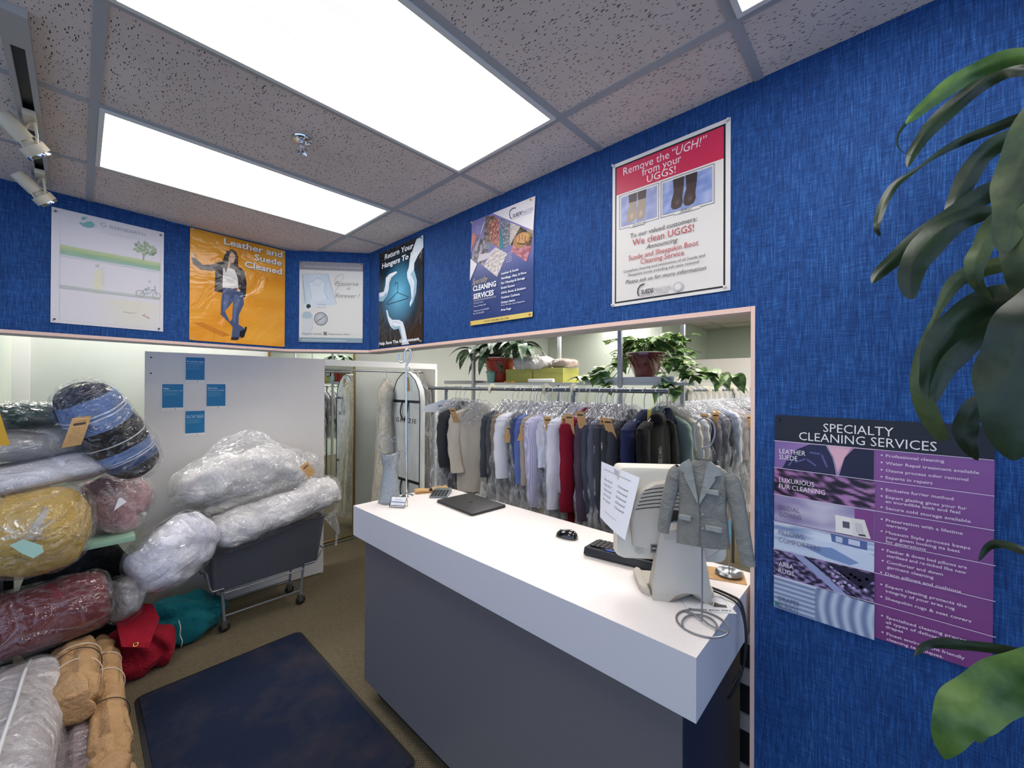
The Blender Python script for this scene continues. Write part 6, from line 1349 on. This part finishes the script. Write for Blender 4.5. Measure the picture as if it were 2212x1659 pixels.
for k in range(40):
    an = random.uniform(0, 2*PI) if k > 26 else random.uniform(-PI*.62, PI*.62); r1 = random.uniform(.10, .20); rr_ = random.uniform(.16, .34); zz = random.uniform(-.0, .12)
    e_ = Vector((math.cos(an)*rr_*.62, math.sin(an)*rr_*1.15, random.uniform(-.16, .12)))
    P_ = spline([cc, cc+Vector((math.cos(an)*r1*.6, math.sin(an)*r1*.9, .07+zz*.5)), cc+e_], 6); gv.tube(P_, .0028, 5)
    for j in range(3, len(P_)):
        if random.random() < .62:
            dd = (P_[j]-cc); dd.z = 0; dd = dd.normalized()+Vector((random.uniform(-.8, .8), random.uniform(-.8, .8), random.uniform(-.6, .5)))
            heart(g, P_[j], dd, random.uniform(.055, .09), (random.uniform(-.4, .1)-.2, random.uniform(-.3, .3), 1))
for ys_, n_ in ((.46, 9), (.36, 7), (-.30, 9), (-.44, 9), (-.58, 9), (-.66, 9), (.24, 6), (-.2, 6)):
    P_ = spline([cc, (-.10, ys_*.35, .16), (-.16, ys_*.75, .065 if abs(ys_) > .3 else .03), (-.20, ys_, .035 if abs(ys_) > .3 else -.05)], 8); gv.tube(P_, .0028, 5)
    for j in range(8, len(P_)):
        if random.random() < .75: heart(g, P_[j], (random.uniform(-1, .1), random.uniform(-.8, .8), random.uniform(-.7, .4)), random.uniform(.07, .11), (random.uniform(-.6, 0), 0, 1))
gv.ob('vines', M_VINE, t); g.ob('foliage', M_POTH, t, angle=60)
# drawer stack seen in the gap right of the counter
t = thing('drawer_stack', 'stack of white wire trays behind the right jamb under counter height', 'drawers', (1.95, .55, 0))
G().box((1.80, .38, 0), (2.15, .80, .94)).ob('carcass', mat('dark_carcass', (40, 42, 46), .6), t, False, world=True)
for z in (.06, .26, .46, .64, .80): G().box((1.785, .37, z), (1.799, .80, z+.06)).ob('tray_front', M_WHITEM, t, False, world=True)
# white partition far right
t = thing('room_divider', 'white upright partition end seen above the second rail by the jamb', 'partition', (6.6, 1.6, 0)); G().box((6.60, 1.2, 0), (6.64, 2.4, 2.22)).ob('panel', mat('white_end_panel', (216, 212, 204), .55), t, False, world=True); G().box((6.592, 1.16, 0), (6.645, 1.2, 2.23)).ob('edge', M_WHITEM, t, False, world=True)
# ---------------------------------------------------------------- dracaena at the right
PB = Vector((1.27, -.30, 0))
t = thing('floor_plant', 'tall corn plant with long arching green leaves at the right edge', 'plant', PB)
G().lathe([(.12, 0), (.13, .01), (.16, .26), (.168, .27), (.168, .29), (.15, .29), (.146, .24), (.001, .24)], n=36).ob('pot', mat('black_rubber', (20, 22, 26), .6), t)
G().lathe([(.001, .24), (.145, .24), (.145, .255), (.001, .26)], n=24).ob('soil', M_SOIL, t)
G().tube(spline([(0, 0, .25), (.01, .0, .8), (-.01, .01, 1.4), (0, 0, 2.1), (.0, 0, 2.28)], 6), [.028-.0005*i for i in range(25)], 12).ob('cane', mat('corn_plant_cane', (136, 116, 84), .85, bump=.5, bscale=30, bstretch=(1, 1, 4)), t)
M_DR1 = m_leaf('corn_leaf_dark', (14, 30, 16), (32, 52, 26), None, 12, (1, 1, 1), .36); M_DR2 = m_leaf('corn_leaf_lit', (36, 54, 30), (76, 92, 54), None, 12, (1, 1, 1), .4); M_DR3 = m_leaf('corn_leaf_bright', (40, 76, 26), (84, 116, 50), None, 12, (1, 1, 1), .4)  # paler second copy has the light on some leaves put into its colour
def leaf(pts, wmax, m, tw=0.0, tw1=None, prof=None, cup=.22):
    """pts: (px, py, depth) centre line read off the photo, base first; wmax in px"""
    C_ = spline([pd(*p) for p in pts], 7); n_ = len(C_)-1; R = []; tw1 = tw if tw1 is None else tw1
    for i, p in enumerate(C_):
        q = i/n_; d = (C_[min(n_, i+1)]-C_[max(0, i-1)]).normalized(); v = (p-CAM).normalized(); s_ = d.cross(v).normalized(); nn = s_.cross(d)
        a = tw+(tw1-tw)*q; s2 = s_*math.cos(a)+nn*math.sin(a); n2 = s2.cross(d)
        dep = (p-CAM).dot(FW); w_ = wmax/2/FPX*dep*(prof(q) if prof else (.32+.68*math.sin(PI*min(1, q*1.15)**.9) if q < .5 else max(.03, math.sin(PI*min(1, .5+(q-.5)*1.0))**.75)))
        wv = 1+.05*math.sin(q*23)
        R.append([p+s2*w_*k*wv+n2*(abs(k)*w_*cup+.10*w_*math.sin(q*17+k*2)*abs(k)) for k in (-1, -.6, -.25, 0, .25, .6, 1)])
    g = G(); g.rings(R, close=False, cap=False); return g.ob('leaf', m, t, world=True, angle=60)
def bigp(q): return max(.05, math.sin(PI*min(1, .12+q*.88))**.6)
D = .92
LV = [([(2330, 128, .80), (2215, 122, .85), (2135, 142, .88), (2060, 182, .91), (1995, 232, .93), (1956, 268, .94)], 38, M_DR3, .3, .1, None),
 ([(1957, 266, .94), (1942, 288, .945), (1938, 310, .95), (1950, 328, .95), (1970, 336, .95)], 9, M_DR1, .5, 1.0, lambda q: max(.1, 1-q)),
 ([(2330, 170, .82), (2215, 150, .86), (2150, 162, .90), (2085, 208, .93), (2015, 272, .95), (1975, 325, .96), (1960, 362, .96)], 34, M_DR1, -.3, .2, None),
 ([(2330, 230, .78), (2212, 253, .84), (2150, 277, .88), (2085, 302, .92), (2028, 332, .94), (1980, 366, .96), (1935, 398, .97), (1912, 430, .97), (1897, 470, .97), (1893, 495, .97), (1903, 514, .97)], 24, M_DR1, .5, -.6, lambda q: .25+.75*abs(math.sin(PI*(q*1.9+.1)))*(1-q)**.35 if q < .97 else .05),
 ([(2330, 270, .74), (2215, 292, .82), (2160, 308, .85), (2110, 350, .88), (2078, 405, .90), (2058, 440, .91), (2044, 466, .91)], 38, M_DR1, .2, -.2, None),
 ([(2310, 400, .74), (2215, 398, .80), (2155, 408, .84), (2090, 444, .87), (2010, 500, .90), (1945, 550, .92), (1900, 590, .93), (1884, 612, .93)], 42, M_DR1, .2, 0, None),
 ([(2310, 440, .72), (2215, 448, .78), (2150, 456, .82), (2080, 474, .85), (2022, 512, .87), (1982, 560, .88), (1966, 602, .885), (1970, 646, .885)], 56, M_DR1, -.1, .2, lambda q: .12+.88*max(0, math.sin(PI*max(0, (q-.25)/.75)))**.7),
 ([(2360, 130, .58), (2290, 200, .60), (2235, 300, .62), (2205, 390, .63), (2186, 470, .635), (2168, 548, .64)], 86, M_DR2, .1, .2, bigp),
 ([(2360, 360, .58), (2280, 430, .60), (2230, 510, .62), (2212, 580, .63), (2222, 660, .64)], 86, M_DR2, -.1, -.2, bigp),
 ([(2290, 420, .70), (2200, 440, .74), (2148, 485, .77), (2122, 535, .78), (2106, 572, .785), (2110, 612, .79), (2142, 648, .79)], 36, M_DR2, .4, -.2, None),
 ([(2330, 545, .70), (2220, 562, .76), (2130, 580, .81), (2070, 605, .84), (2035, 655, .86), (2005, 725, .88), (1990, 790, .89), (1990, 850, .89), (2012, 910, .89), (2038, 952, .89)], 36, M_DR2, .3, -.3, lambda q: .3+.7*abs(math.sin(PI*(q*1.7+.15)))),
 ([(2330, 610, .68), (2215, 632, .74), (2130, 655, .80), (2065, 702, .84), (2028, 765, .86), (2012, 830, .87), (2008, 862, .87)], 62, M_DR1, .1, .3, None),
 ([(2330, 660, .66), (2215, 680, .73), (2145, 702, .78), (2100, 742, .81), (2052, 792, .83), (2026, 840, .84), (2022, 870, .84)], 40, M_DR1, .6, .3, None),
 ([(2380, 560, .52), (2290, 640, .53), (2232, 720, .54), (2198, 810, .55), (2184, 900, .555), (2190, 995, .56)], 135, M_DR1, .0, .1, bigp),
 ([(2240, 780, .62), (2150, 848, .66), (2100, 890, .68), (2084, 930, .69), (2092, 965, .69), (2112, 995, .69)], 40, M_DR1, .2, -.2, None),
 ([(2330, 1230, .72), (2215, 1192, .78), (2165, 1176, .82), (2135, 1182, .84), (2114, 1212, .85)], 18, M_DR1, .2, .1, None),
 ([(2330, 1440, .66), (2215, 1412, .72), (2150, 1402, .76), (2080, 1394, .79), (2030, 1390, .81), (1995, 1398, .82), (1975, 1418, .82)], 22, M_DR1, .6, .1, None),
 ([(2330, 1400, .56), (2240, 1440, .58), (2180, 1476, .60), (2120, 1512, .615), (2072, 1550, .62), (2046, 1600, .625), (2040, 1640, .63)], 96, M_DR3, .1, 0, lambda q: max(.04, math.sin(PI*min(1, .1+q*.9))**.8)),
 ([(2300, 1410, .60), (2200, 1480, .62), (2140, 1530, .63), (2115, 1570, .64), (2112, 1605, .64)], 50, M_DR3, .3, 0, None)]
for p, w_, m_, a0, a1, pr in LV: leaf(p, w_, m_, a0, a1, pr)
